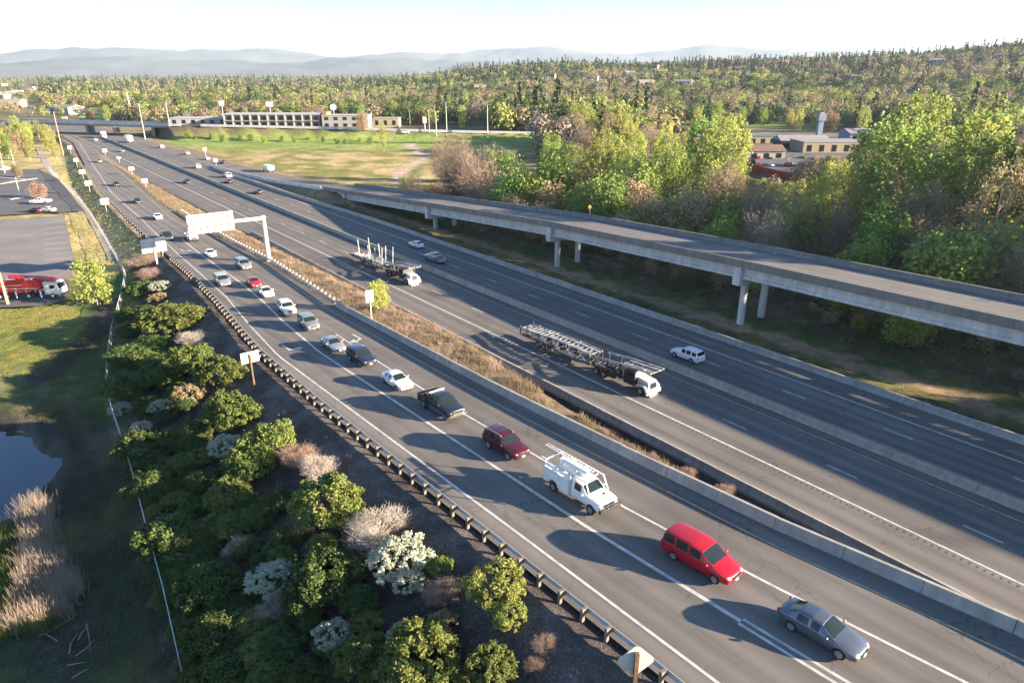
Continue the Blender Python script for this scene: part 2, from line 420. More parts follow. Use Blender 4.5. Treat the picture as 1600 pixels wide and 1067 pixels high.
def gcol(x, y):
    s, d = sd(x, y)
    n1 = noise.noise(Vector((x / 9, y / 9, 5))); n2 = noise.noise(Vector((x / 2.6, y / 2.6, 8))); n3 = noise.noise(Vector((x / 30, y / 30, 2)))
    c = FLOOR
    gl = itp(GLd, s); rp = itp(RP, s)
    r = math.hypot(x, y)
    if r > 480:
        c = lerp3((0.11, 0.115, 0.055), (0.20, 0.17, 0.10), sm(-.3, .3, n3))
        return c
    if d > 80 and s > 190 and y < 409:                        # meadow beyond the right carriageway
        t = sm(-.25, .3, n1 + .5 * n3)
        c = lerp3(GRASS, DRY, t); c = lerp3(c, LAWN, sm(330, 385, y) * .8)
        if d < itp(FF, s) + 7: c = lerp3(c, (0.2, .14, .1), .7)
        pd_ = pdist(x, y, PW[0]); c = lerp3((0.38, 0.30, 0.24), c, sm(1.5, 4, pd_ + n2 * 2))
        return c
    if d > 80:
        c = GRAVEL
        c = lerp3(c, lerp3((0.13, 0.125, 0.05), GREEN, sm(-.2, .3, n1)), sm(82.5, 84.5, d + n2 * 1.5))
        c = lerp3(c, (0.30, 0.215, 0.14), sm(85.6, 86.8, d + n2 * 2 + n1 * 1.5) * (1 - sm(89, 91, d + n2 * 2)))
        c = lerp3(c, FLOOR, sm(92, 96, d + n2 * 2))
        if d > 110: c = lerp3(c, lerp3((.10, .105, .04), (.2, .16, .09), sm(-.3, .3, n1)), .6)
        return c
    if d > 49.2: return GRAVEL
    if d > rp:                                                # strip between the ramp and the mainline
        t = (d - rp) / max(.5, 49.2 - rp)
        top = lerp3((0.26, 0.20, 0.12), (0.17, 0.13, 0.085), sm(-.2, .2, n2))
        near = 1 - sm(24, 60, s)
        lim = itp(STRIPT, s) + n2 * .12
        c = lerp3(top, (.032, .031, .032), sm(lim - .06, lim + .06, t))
        if s > 190: c = lerp3(c, DRY, sm(-.1, .25, n1) * .8)
        return c
    if d > gl - .5: return GRAVEL
    if s > 152:
        base = lerp3(DRY, GRASS, sm(-.2, .3, n1)); base = lerp3(base, (0.42, .36, .17), .35)
        return lerp3((0.22, .17, .12), base, sm(0.5, 3.5, gl - d + n2))
    # bark-mulched embankment, then grass and pond bank
    z = T(x, y)
    up = sm(-1.2, -.2, z)
    low = lerp3(GREEN, (0.14, 0.15, 0.05), sm(-.3, .3, n1 + n2 * .4))
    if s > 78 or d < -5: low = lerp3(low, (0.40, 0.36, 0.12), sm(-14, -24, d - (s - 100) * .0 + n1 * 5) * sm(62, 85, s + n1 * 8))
    pd = math.hypot((x - POND[0]) / POND[2], (y - POND[1]) / POND[3])
    low = lerp3(MUD, low, sm(1.15, 1.75, pd + n2 * .18 + n1 * .1))
    low = lerp3(low, (0.15, .135, .105), .6 * sm(.0, .25, noise.noise(Vector((s / 14, d / 1.6, 3)))) * (1 - sm(95, 120, s)) * sm(-16, -6, d))
    cd = pdist(x, y, CREEK); low = lerp3(MUD, low, sm(1.2, 3.0, cd + n2 * 1.5))
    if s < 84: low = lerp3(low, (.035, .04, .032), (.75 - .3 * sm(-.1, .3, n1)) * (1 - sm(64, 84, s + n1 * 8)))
    if gl - d < 7: return lerp3(lerp3((.12, .105, .095), (.075, .065, .058), sm(-.2, .3, n2)), lerp3(BARKM, (0.075, 0.06, 0.05), sm(-.2, .4, n2)), sm(3.2, 6.5, gl - d + n1 * 2))
    return lerp3(low, lerp3(BARKM, (0.075, 0.06, 0.05), sm(-.2, .4, n2)), up)
def axis(lo, hi, step, out_lo, out_hi, g=1.065):
    a = list(np.arange(lo, hi + .01, step)); s_ = step; v = hi
    while v < out_hi: s_ = min(s_ * g, 900); v += s_; a.append(v)
    s_ = step; v = lo; b = []
    while v > out_lo: s_ = min(s_ * 1.12, 900); v -= s_; b.append(v)
    return b[::-1] + a
AS = axis(-12, 215, 1.0, -600, 15500, 1.05); AD = axis(-72, 128, .8, -9000, 12000, 1.055)
V = []; C_ = []
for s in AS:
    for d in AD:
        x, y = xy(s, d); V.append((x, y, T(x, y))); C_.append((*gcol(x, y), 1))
nd = len(AD); I = np.arange(len(AS) * nd).reshape(len(AS), nd)
Q = np.stack([I[:-1, :-1], I[:-1, 1:], I[1:, 1:], I[1:, :-1]], -1).reshape(-1, 4)
# road frame is right handed the other way round: flip so that normals point up
Q = Q[:, ::-1]
me = mesh_np('ground', np.array(V), Q, True)
if me.polygons[0].normal.z < 0:
    bpy.data.meshes.remove(me); me = mesh_np('ground', np.array(V), Q[:, ::-1], True)
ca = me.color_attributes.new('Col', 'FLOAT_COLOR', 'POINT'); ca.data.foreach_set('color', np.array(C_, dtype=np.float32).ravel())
def groundmat():
    m, n, b = nodes('ground_cover')
    at = n.nodes.new('ShaderNodeAttribute'); at.attribute_name = 'Col'
    tc = n.nodes.new('ShaderNodeTexCoord')
    out = None
    for scl, lo, hi, det in ((0.06, .8, 1.2, 4), (0.55, .62, 1.4, 6), (7.0, .45, 1.55, 4)):
        no = n.nodes.new('ShaderNodeTexNoise'); no.inputs['Scale'].default_value = scl; no.inputs['Detail'].default_value = det; no.inputs['Roughness'].default_value = .65
        n.links.new(tc.outputs['Object'], no.inputs['Vector'])
        r = n.nodes.new('ShaderNodeMapRange'); r.inputs[1].default_value = .3; r.inputs[2].default_value = .7; r.inputs[3].default_value = lo; r.inputs[4].default_value = hi
        n.links.new(no.outputs[0], r.inputs[0])
        if out is None: out = r.outputs[0]
        else:
            mu = n.nodes.new('ShaderNodeMath'); mu.operation = 'MULTIPLY'; n.links.new(out, mu.inputs[0]); n.links.new(r.outputs[0], mu.inputs[1]); out = mu.outputs[0]
    mx = n.nodes.new('ShaderNodeVectorMath'); mx.operation = 'SCALE'; n.links.new(at.outputs['Color'], mx.inputs[0]); n.links.new(out, mx.inputs['Scale'])
    n.links.new(mx.outputs[0], b.inputs['Base Color']); b.inputs['Roughness'].default_value = .95; b.inputs['Specular IOR Level'].default_value = .1
    bp = n.nodes.new('ShaderNodeBump'); bp.inputs['Strength'].default_value = .9; bp.inputs['Distance'].default_value = .12
    n.links.new(no.outputs[0], bp.inputs['Height']); n.links.new(bp.outputs[0], b.inputs['Normal'])
    return m
go = link('ground', me, groundmat()); tag(go, kind='structure')

# ------------------------------------------------------------------ paved strips
def strip(name, m, s0, s1, fl, fr, fz, lift=0.0, step=2.0, n=1, kind='structure'):
    """sheet between two edges d=fl(s), d=fr(s); UV = (metres along, metres across)"""
    ss = list(np.arange(s0, s1, step)) + [s1]
    V = []; UVs = []
    for s in ss:
        a, b = fl(s), fr(s)
        for k in range(n + 1):
            d = a + (b - a) * k / n; x, y = xy(s, d); V.append((x, y, fz(s, d) + lift)); UVs.append((s, d))
    m_ = n + 1; Q = [(i * m_ + k, i * m_ + k + 1, (i + 1) * m_ + k + 1, (i + 1) * m_ + k) for i in range(len(ss) - 1) for k in range(n)]
    me = bpy.data.meshes.new(name); me.from_pydata(V, [], Q); me.update()
    if me.polygons[0].normal.z < 0: me.flip_normals()
    uv = me.uv_layers.new(name='UVMap')
    for l in me.loops: uv.data[l.index].uv = UVs[l.vertex_index]
    o = link(name, me, m)
    if kind: o['kind'] = kind
    return o
Z0 = lambda s, d: 0.0
ZRF = lambda s, d: zr(s)
cst = lambda v: (lambda s: v)
strip('exit_ramp', M_ASPH, -60, 2300, lambda s: itp(GLd, s) + 0.25, lambda s: itp(RP, s), ZRF, 0, 2, 2)
strip('mainline_road', M_ASPH2, -130, 2300, lambda s: max(49.6, itp(RP, s)) if s > 150 else 49.6, cst(80.6), Z0, 0.0, 4, 3)
strip('on_ramp', M_ASPH, 208, 2300, lambda s: itp(FN, s), lambda s: itp(FF, s) + .3, lambda s, d: itp(ZF, s), 0.012, 4, 2)
def line(L, s0, s1, wd, m=None, fz=ZRF, dash=None, step=2.0, lift=.006, mb=None):
    segs = [(s0, s1)]
    if dash:
        segs = []; s = s0
        while s < s1: segs.append((s, s + dash[0])); s += dash[1]
    for a, b in segs:
        k = max(1, int((b - a) / step)); prev = None
        for i in range(k + 1):
            s = a + (b - a) * i / k; d = L(s) if callable(L) else itp(L, s)
            p = xy(s, d - wd / 2); q = xy(s, d + wd / 2); z = fz(s, d) + lift
            cur = [(p[0], p[1], z), (q[0], q[1], z)]
            if prev: mb.add([prev[0], prev[1], cur[1], cur[0]], [(0, 1, 2, 3)])
            prev = cur
mb = MB()
line(L1, -60, 980, .20, mb=mb)
line(L2, 16, 166, .28, mb=mb)
line(lambda s: itp(L2, s) - .24, -60, 16, .2, mb=mb); line(lambda s: itp(L2, s) + .24 + (.35 * sm(16, -10, s)), -60, 16, .2, mb=mb)
line(L3, -60, 80, .2, mb=mb)
def arrow(s, d, flip, mb, hook=True):
    def q(pts):
        V = [];
        for (u, v) in pts:
            ss, dd = s + u, d + v * flip; x, y = xy(ss, dd); V.append((x, y, zr(ss) + .012))
        mb.add(V, [tuple(range(len(V)))])
    q([(2.4, -.55), (2.4, -.3), (0.2, -.3), (-.2, -.55)])
    q([(.2, -.3), (-.2, -.55), (-.55, .0), (-.25, .1)])
    q([(-.65, .05), (-.15, .15), (-.15, .5), (-.65, .5)])
    q([(-1.1, .35), (.35, .35), (-.35, 1.25)])
a1 = GRAMP(457, 545); a2 = GRAMP(555, 531)
arrow(a1[0], a1[1], 1, mb); arrow(a2[0], a2[1] + .3, -1, mb)
a3 = GRAMP(290, 392); arrow(a3[0], a3[1], 1, mb)
o = mb.build('ramp_marking', M_WHITE); tag(o, kind='structure')
mb = MB(); line(L4, -60, 900, .13, mb=mb)
line(cst(64.7), -60, 900, .13, fz=Z0, mb=mb); line(cst(68.5), -60, 900, .13, fz=Z0, mb=mb)
o = mb.build('yellow_marking', M_YEL); tag(o, kind='structure')
def dstart(px, py): return sd(*GZ(px, py, 0)[:2])[0]
mb = MB()
line(cst(55.8), -60, 900, .2, fz=Z0, mb=mb)
d0 = dstart(1336, 749.5); line(cst(60.2), d0 - 12.19 * 7, 900, .14, fz=Z0, dash=(3.05, 12.19), mb=mb)
d0 = dstart(1257, 624); line(cst(72.1), d0 - 12.19 * 9, 900, .14, fz=Z0, dash=(3.05, 12.19), mb=mb)
line(cst(75.8), -90, 290, .2, fz=Z0, mb=mb)
o = mb.build('mainline_marking', M_WHITE); tag(o, kind='structure')
mb = MB(); line(cst(55.25), 0, 64, .32, fz=Z0, dash=(.2, .55), mb=mb, step=.3, lift=.005)
o = mb.build('rumble_strip', mat('rumble_groove', (.055, .053, .05), .9)); tag(o, kind='structure')
# ------------------------------------------------------------------ concrete barriers (precast lengths)
def barrier(name, L, s0, s1, fz, label, m, h=.85, seg=3.81, cat='barrier', wb=.62, wt=.24):
    mb = MB(); s = s0
    prof = [(-wb / 2, -.25), (-wb / 2, .07), (-wb / 2 + .11, .30), (-wt / 2, h), (wt / 2, h), (wb / 2 - .11, .30), (wb / 2, .07), (wb / 2, -.25)]
    while s < s1:
        e = min(s + seg - .035, s1); V = []
        j = R.uniform(-.012, .012)
        for t in (s, e):
            dd = L(t) if callable(L) else itp(L, t)
            for px_, pz in prof:
                x, y = xy(t, dd + px_ + j); V.append((x, y, fz(t, 0) + pz + (j * .6 if pz > .3 else 0)))
        n = 8
        mb.add(V, [(k, (k + 1) % n, n + (k + 1) % n, n + k) for k in range(n)] + [tuple(range(n))[::-1], tuple(range(n, 2 * n))])
        s += seg
    o = mb.build(name, m); tag(o, label, cat); return o
barrier('concrete_barrier', BR, -40, 92, ZRF, 'pale concrete barrier along the right edge of the exit ramp full of queued cars', M_CONC, seg=4.6)
barrier('concrete_barrier', cst(50.0), -40, 165, Z0, 'concrete barrier below the dark gravel bank, left edge of the car carriers\' carriageway', M_CONC)
barrier('concrete_barrier', cst(66.5), -110, 470, Z0, 'concrete median barrier between the two freeway carriageways', M_CONC)
barrier('concrete_barrier', lambda s: 80.2 if s < 160 else itp([(160, 80.2), (220, 77.6), (300, 77.2)], s), -90, 292, Z0, 'concrete barrier between the far carriageway and the elevated ramp', M_CONC)
def swbarrier(name, L, s0, s1, fz, label):
    return barrier(name, L, s0, s1, fz, label, M_CONC2)
# ------------------------------------------------------------------ steel guardrails
def guardrail(L, s0, s1, fz, label, post='timber', side=-1, sp=1.95, bright=False):
    root = empty('guardrail', (*xy(s0, L(s0)), fz(s0, 0))); tag(root, label, 'guardrail')
    ox, oy, oz = root.location
    rail = MB(); prof = [(0, .38), (.05, .42), (.05, .48), (0, .53), (0, .58), (.05, .63), (.05, .70), (0, .74)]
    ss = list(np.arange(s0, s1, 1.95)) + [s1]; V = []
    for s in ss:
        for p in prof:
            x, y = xy(s, L(s) - side * p[0]); V.append((x - ox, y - oy, fz(s, 0) + p[1] - oz))
        for p in prof[::-1]:
            x, y = xy(s, L(s) - side * p[0] + side * .012); V.append((x - ox, y - oy, fz(s, 0) + p[1] - oz))
    n = 16
    rail.add(V, [(i * n + k, i * n + (k + 1) % n, (i + 1) * n + (k + 1) % n, (i + 1) * n + k) for i in range(len(ss) - 1) for k in range(n)])
    rail.build('rail', M_STEEL, root)
    pm = MB(); pm.box((0, 0, .28), (.2, .2, 1.05)); pm.box((side * -.0, 0, 0), (.01, .01, .01))
    pme = pm.mesh('post')
    bk = MB(); bk.box((0, 0, .56), (.22, .2, .36)); bme = bk.mesh('blockout')
    hd = bpy.data.meshes
    s = s0 + .2; k = 0
    while s < s1 and k < 99:
        x, y = xy(s, L(s) + side * .36)
        o = link('post', pme, M_GREYWOOD, root); o.location = (x - ox, y - oy, fz(s, 0) - oz); o.rotation_euler = (0, 0, ANG)
        x, y = xy(s, L(s) + side * .13)
        b = link('blockout', bme, M_STEEL if bright else M_GREYWOOD, o); b.location = (-side * .22, 0, 0)
        if bright:
            r_ = link('reflector', REFL, M_SIGNB, o); r_.location = (0, 0, .86)
        s += sp; k += 1
    return root
rf = MB(); rf.box((0, 0, -.04), (.14, .08, .2)); REFL = rf.mesh('reflector')
guardrail(lambda s: itp(GLd, s) + .3, 8, 148, ZRF, 'long steel guardrail on timber posts beside the shrub slope and the exit ramp')
guardrail(lambda s: itp([(92, 38.9), (107, 40.3), (128, 42.0), (152, 42.5), (205, 43.6)], s), 92, 205, ZRF, 'steel guardrail with white post tops between ramp and dry grass median', side=1, bright=True)
gq = guardrail(lambda s: itp(GLd, s) - .1, 152, 330, ZRF, 'far thin guardrail upstream of the large sign along the left road edge', sp=3.8)
# white delineator posts
for i, (px, py) in enumerate(((419, 596 + 0), (485, 612), (828, 893), (521, 467), (404, 409))):
    pass
# ------------------------------------------------------------------ fly-over
def flyover():
    root = empty('elevated_ramp', (*xy(100, 92.5), 0)); tag(root, 'long concrete girder viaduct carrying a ramp beside the freeway', 'viaduct')
    ox, oy, oz = root.location
    def sweep(prof, s0, s1, L, name, m, step=3.0, closed=True):
        ss = list(np.arange(s0, s1, step)) + [s1]; V = []
        for s in ss:
            for a, b in prof:
                x, y = xy(s, L(s) + a); V.append((x - ox, y - oy, itp(ZF, s) + b - oz))
        n = len(prof); mb = MB()
        mb.add(V, [(i * n + k, i * n + (k + 1) % n, (i + 1) * n + (k + 1) % n, (i + 1) * n + k) for i in range(len(ss) - 1) for k in range(n)] + [tuple(range(n)), tuple((len(ss) - 1) * n + k for k in range(n))])
        return mb.build(name, m, root)
    S0, S1 = -140, 208
    c = cst(92.5)
    dk = strip('deck', M_DECK, S0, S1, cst(87.35), cst(97.65), lambda s, d: itp(ZF, s), 0, 3, 2, None)
    dk.parent = root; dk.location = (-ox, -oy, -oz)
    sweep([(-5.45, -.02), (-5.45, -.24), (5.45, -.24), (5.45, -.02)], S0, S1, c, 'deck_slab', M_CONC2)
    rough = concmat('aged_parapet', (0.20, 0.195, 0.185))
    for L, sgn, nm in ((87.0, 1, 'parapet'), (98.0, -1, 'parapet')):
        sweep([(-.16, -.35), (-.16, .82), (.16, .82), (.16, .35), (.36 * sgn if sgn > 0 else .16, .01), (.16, -.35)] if sgn > 0 else [(.16, -.35), (.16, .82), (-.16, .82), (-.16, .35), (-.36, .01), (-.16, -.35)], S0, S1, cst(L), nm, rough)
    for off in (-4.35, -1.45, 1.45, 4.35):
        sweep([(off - .32, -.245), (off + .32, -.245), (off + .32, -.42), (off + .1, -.55), (off + .1, -1.7), (off + .33, -1.85), (off + .33, -2.25), (off - .33, -2.25), (off - .33, -1.85), (off - .1, -1.7), (off - .1, -.55), (off - .32, -.42)], S0, S1 - 1, c, 'girder', M_CONC2)
    PIERS = [-116, -73, -30, 13, 57, 100, 146, 194]
    colw = .95
    for s in PIERS:
        z = itp(ZF, s) - 2.26
        x, y = xy(s, 92.5)
        hcap = 1.15 if z > 3 else .7
        cap = MB(); cap.box((x - ox, y - oy, z - hcap / 2), (9.6, 1.35, hcap), ANG)
        for sg in (-1, 1):
            e = xy(s, 92.5 + sg * 5.0); cap.box((e[0] - ox, e[1] - oy, z - hcap / 2 + 1.2), (.75, 1.25, hcap + 2.1), ANG)
        cap.build('pier_cap', M_CONC2, root)
        for dd in (-2.8, 2.8):
            x, y = xy(s, 92.5 + dd); g = T(x, y) - .4
            if z - hcap - g < .5: continue
            cm = MB(); hgt = z - hcap - g; a = colw / 2
            V = []
            for zz in (g, g + hgt):
                for (u, v) in ((-a, -a * .6), (-a * .6, -a), (a * .6, -a), (a, -a * .6), (a, a * .6), (a * .6, a), (-a * .6, a), (-a, a * .6)):
                    cc, ss_ = math.cos(ANG), math.sin(ANG); V.append((x - ox + u * cc - v * ss_, y - oy + u * ss_ + v * cc, zz - oz))
            cm.add(V, [(k, (k + 1) % 8, 8 + (k + 1) % 8, 8 + k) for k in range(8)])
            cm.build('column', M_CONC2, root)
    jm = mat('joint_grout', (.05, .048, .045), .9)  # dark lines marking the parapet joints
    for s in np.arange(-30, 206, 8.6):
        jb = MB()
        for dd, sg in ((87.0, -1), (98.0, -1)):
            e = xy(s, dd - .17); jb.box((e[0] - ox, e[1] - oy, itp(ZF, s) + .24), (.03, .035, 1.1), ANG)
            e = xy(s, dd); jb.box((e[0] - ox, e[1] - oy, itp(ZF, s) + .822), (.34, .035, .01), ANG)
        jb.build('parapet_joint', jm, root)
    x, y = xy(208.5, 92.5); ab = MB(); ab.box((x - ox, y - oy, 0.1), (11, 1.2, 2.4), ANG); ab.build('abutment', M_CONC2, root)
flyover()
barrier('concrete_barrier', lambda s: itp(FN, s) + .1, 208.6, 300, lambda s, d: itp(ZF, s), 'concrete barrier on the near edge of the merging ramp past the viaduct end', M_CONC2)
# ------------------------------------------------------------------ cross road and bridge
def crosspath():
    out = []
    for (ax, ay), (bx, by) in zip(CR, CR[1:]):
        L = math.hypot(bx - ax, by - ay); n = max(1, int(L / 6))
        for i in range(n): out.append((ax + (bx - ax) * i / n, ay + (by - ay) * i / n))
    out.append(CR[-1]); return out
def crossstrip(name, m, x0, x1, a, b, lift, side=True):
    P = [p for p in crosspath() if x0 <= p[0] <= x1]; V = []; U = []
    acc = 0
    for i, p in enumerate(P):
        q = P[min(i + 1, len(P) - 1)]; r = P[max(i - 1, 0)]; t = Vector((q[0] - r[0], q[1] - r[1])).normalized(); nrm = (-t.y, t.x)
        for k in (a, b): V.append((p[0] + nrm[0] * k, p[1] + nrm[1] * k, itp(CZ, p[0]) + lift)); U.append((i * 6, k))
    me = bpy.data.meshes.new(name); me.from_pydata(V, [], [(2 * i, 2 * i + 2, 2 * i + 3, 2 * i + 1) for i in range(len(P) - 1)]); me.update()
    if me.polygons[0].normal.z < 0: me.flip_normals()
    uv = me.uv_layers.new(name='UVMap')
    for l in me.loops: uv.data[l.index].uv = U[l.vertex_index]
    return link(name, me, m)
o = crossstrip('cross_road', M_ASPH, -600, 880, -6.2, 6.2, .02); tag(o, kind='structure')
def crosswall(name, x0, x1, off, h, th, m, parent=None, base=-.3):
    P = [p for p in crosspath() if x0 <= p[0] <= x1]; mb = MB()
    for p, q in zip(P, P[1:]):
        t = Vector((q[0] - p[0], q[1] - p[1])).normalized(); nr = Vector((-t.y, t.x)) * off
        za, zb = itp(CZ, p[0]), itp(CZ, q[0])
        a = Vector((p[0] + nr.x, p[1] + nr.y, za + (h + base) / 2)); b = Vector((q[0] + nr.x, q[1] + nr.y, zb + (h + base) / 2))
        mb.bar(a, b, th, h - base)
    return mb.build(name, m, parent)
br = empty('road_bridge', (-245, 440, 0)); tag(br, 'low concrete bridge carrying the cross road over the freeway', 'bridge')
def under(o):
    o.parent = br; o.location = (245, -440, 0)
for nm, off in (('parapet', -6.5), ('parapet', 6.5)): under(crosswall(nm, -335, -190, off, .95, .3, M_CONC2))
P = [p for p in crosspath() if -318 <= p[0] <= -196]
mb = MB()
for p, q in zip(P, P[1:]):
    mb.bar((p[0], p[1], 5.75), (q[0], q[1], 5.75), 12.2, 1.3)
under(mb.build('deck_girder', M_CONCG))
for dd in (34, 66.5, 95.5):
    cs = None
    for s in np.arange(300, 620, 1.0):
        x, y = xy(s, dd); cd = cross_dist(x, y)
        if cs is None or cd < cs[0]: cs = (cd, x, y)
    mb = MB(); mb.box((cs[1], cs[2], 2.4), (1.4, 11.5, 5.4), 0.2); under(mb.build('pier', M_CONCG))
rw = crosswall('roadside_wall', -186, 160, -7.0, 1.05, .3, M_CONC2); tag(rw, 'pale low wall along the near side of the cross road beyond the meadow', 'wall')
# parking lots and paths on the left
def poly_sheet(name, pix, z, m, kind='structure', lift=0):
    P = [GZ(px, py, z) for px, py in pix]
    me = bpy.data.meshes.new(name); me.from_pydata([(p[0], p[1], z + lift) for p in P], [], [tuple(range(len(P)))]); me.update()
    if me.polygons[0].normal.z < 0: me.flip_normals()
    uv = me.uv_layers.new(name='UVMap')
    for l in me.loops:
        v = me.vertices[l.vertex_index].co; uv.data[l.index].uv = (v.x, v.y)
    o = link(name, me, m); o['kind'] = kind; return o
ZL = -1.15
poly_sheet('parking_lot', ((-260, 268), (60, 264), (92, 280), (112, 305), (130, 330), (60, 333), (-260, 352)), ZL, M_LOT)
poly_sheet('pale_parking_lot', ((-260, 356), (45, 341), (100, 336), (108, 372), (117, 410), (112, 434), (60, 442), (-260, 446)), ZL, M_LOT2)
poly_sheet('truck_yard', ((-260, 450), (60, 443), (108, 436), (108, 462), (100, 470), (60, 478), (-260, 492)), ZL, M_LOT)
mb = MB()
for i in range(9):
    a = GZ(66 + i * .6, 349 + i * 8.2, ZL); b = GZ(102 + i * 1.4, 346 + i * 8.2, ZL)
    mb.bar((a[0], a[1], ZL + .006), (b[0], b[1], ZL + .006), .12, .006)
o = mb.build('parking_marking', M_WHITE); tag(o, kind='structure')
mb = MB()
for a, b in (((-30, 292), (56, 279)), ((-20, 276), (38, 281)), ((14, 312), (62, 304)), ((-60, 300), (20, 283))):
    a = GZ(*a, ZL); b = GZ(*b, ZL); mb.bar((a[0], a[1], ZL + .08), (b[0], b[1], ZL + .08), 1.6, .16)
o = mb.build('parking_kerb', M_CONC); tag(o, kind='structure')
bp_ = [GT(*p) for p in ((60, 232), (75, 262), (95, 284), (122, 308), (140, 330), (158, 362), (172, 388), (181, 405))]
mb = MB()
for i, (a, b) in enumerate(zip(bp_, bp_[1:])):
    for k in range(8):
        p = [a[j] + (b[j] - a[j]) * k / 8 for j in range(2)]; q = [a[j] + (b[j] - a[j]) * (k + 1) / 8 for j in range(2)]
        mb.bar((*p, T(*p) + .05), (*q, T(*q) + .05), 2.6, .06)
o = mb.build('footpath', mat('path_surface', (.30, .27, .23), .9, nscale=.6, namt=.2)); tag(o, kind='structure')
# pond
mb = MB(); n = 48
mb.add([(POND[0] + POND[2] * 1.15 * math.cos(2 * math.pi * k / n), POND[1] + POND[3] * 1.15 * math.sin(2 * math.pi * k / n), -2.35) for k in range(n)], [tuple(range(n))])
wm, wn, wb_ = nodes('pond_water'); wb_.inputs['Base Color'].default_value = (.012, .028, .045, 1); wb_.inputs['Roughness'].default_value = .06; wb_.inputs['Specular IOR Level'].default_value = .6
no = wn.nodes.new('ShaderNodeTexNoise'); no.inputs['Scale'].default_value = 2.5; bpn = wn.nodes.new('ShaderNodeBump'); bpn.inputs['Strength'].default_value = .06; bpn.inputs['Distance'].default_value = .05
wn.links.new(no.outputs[0], bpn.inputs['Height']); wn.links.new(bpn.outputs[0], wb_.inputs['Normal'])
o = mb.build('pond_water', wm); tag(o, kind='structure')
# mountains: real ridges 8-14 km off
def ridges(name, r0, r1, prof, seed, amp):
    A_ = np.radians(np.arange(-50, 52, .35)); Rr = np.linspace(r0, r1, 26); V = []
    for r in Rr:
        t = (r - r0) / (r1 - r0)
        env = max(0, math.sin(math.pi * t)) ** .8
        for a in A_:
            x, y = r * math.sin(a), r * math.cos(a)
            q = noise.fractal(Vector((x / 1500 + seed, y / 1500, seed)), .75, 2.1, 6)
            V.append((x, y, -20 + 1.17 * env * itp(prof, math.degrees(a)) * (1 + amp * q)))
    n = len(A_); I = np.arange(len(Rr) * n).reshape(len(Rr), n)
    Q = np.stack([I[:-1, :-1], I[:-1, 1:], I[1:, 1:], I[1:, :-1]], -1).reshape(-1, 4)
    me = mesh_np(name, np.array(V), Q, True)
    if me.polygons[0].normal.z < 0: me.flip_normals()
    return tag(link(name, me, mat('hazy_hill_slopes', (.095, .115, .115), .95, nscale=.002, namt=.3)), kind='structure')  # distance haze partly painted into the bluish slope colour
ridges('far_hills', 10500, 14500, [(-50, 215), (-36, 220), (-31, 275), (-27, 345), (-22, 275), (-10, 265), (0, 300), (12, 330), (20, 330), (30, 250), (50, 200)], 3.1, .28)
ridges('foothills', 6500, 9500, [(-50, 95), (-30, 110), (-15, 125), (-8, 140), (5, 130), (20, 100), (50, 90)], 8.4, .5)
# ================================================================== vegetation
def quads(C, N, size, asp=.62, seed=0, fl=None):
    """one small quad per centre, facing N"""
    rs = np.random.RandomState(seed); n = len(C)
    t = rs.normal(size=(n, 3)); u = np.cross(N, t); u /= np.linalg.norm(u, axis=1, keepdims=True) + 1e-9
    v = np.cross(N, u); v /= np.linalg.norm(v, axis=1, keepdims=True) + 1e-9
    s = (size * rs.uniform(.6, 1.35, size=(n, 1))) if np.isscalar(size) else size
    u = u * s; v = v * s * asp
    # kite-shaped leaves read less like confetti than squares
    V = np.stack([C - u, C - v, C + u * .9, C + v], 1).reshape(-1, 3)
    return V
def crown_pts(blobs, n, seed, rnd=.9, shell=.35):
    rs = np.random.RandomState(seed); B = np.array(blobs, dtype=float)
    wgt = (B[:, 3] * B[:, 4] + B[:, 3] * B[:, 5]); wgt /= wgt.sum()
    k = rs.choice(len(B), n, p=wgt); dr = rs.normal(size=(n, 3)); dr /= np.linalg.norm(dr, axis=1, keepdims=True)
    rad = rs.uniform(0, 1, (n, 1)) ** shell * (1 + .22 * np.maximum(0, rs.normal(size=(n, 1))))
    C = B[k, :3] + dr * B[k, 3:6] * rad
    N = dr + rs.normal(size=(n, 3)) * rnd; N[:, 2] += .35; N /= np.linalg.norm(N, axis=1, keepdims=True)
    return C, N
def leaf_mesh(name, blobs, n, size, seed, m, rnd=.9, shell=.35, cut=None):
    C, N = crown_pts(blobs, n, seed, rnd, shell)
    if cut is not None:
        k = C[:, 2] > cut; C = C[k]; N = N[k]
    V = quads(C, N, size, seed=seed + 1); Q = np.arange(len(V)).reshape(-1, 4)
    me = mesh_np(name, V, Q); me.materials.append(m); return me
def blobs_broad(seed, h, w, cb=.28, n=26, clump=.2, taper=1.0):
    """clumps of a broadleaf crown h tall and w wide whose base is at cb*h"""
    r = random.Random(seed); out = []
    for i in range(n):
        t = (i + r.random()) / n
        z = h * (cb + (1 - cb) * t * .93); env = math.sin(math.pi * min(1, (t * .74 + .14)) ** taper) ** .7
        a = i * 2.4 + r.uniform(-.5, .5); rr = w / 2 * env * r.uniform(.35, .9)
        cz = clump * w * r.uniform(.7, 1.3) * (.6 + .5 * env)
        out.append((rr * math.cos(a), rr * math.sin(a), z, cz, cz, cz * r.uniform(.9, 1.5)))
    return out
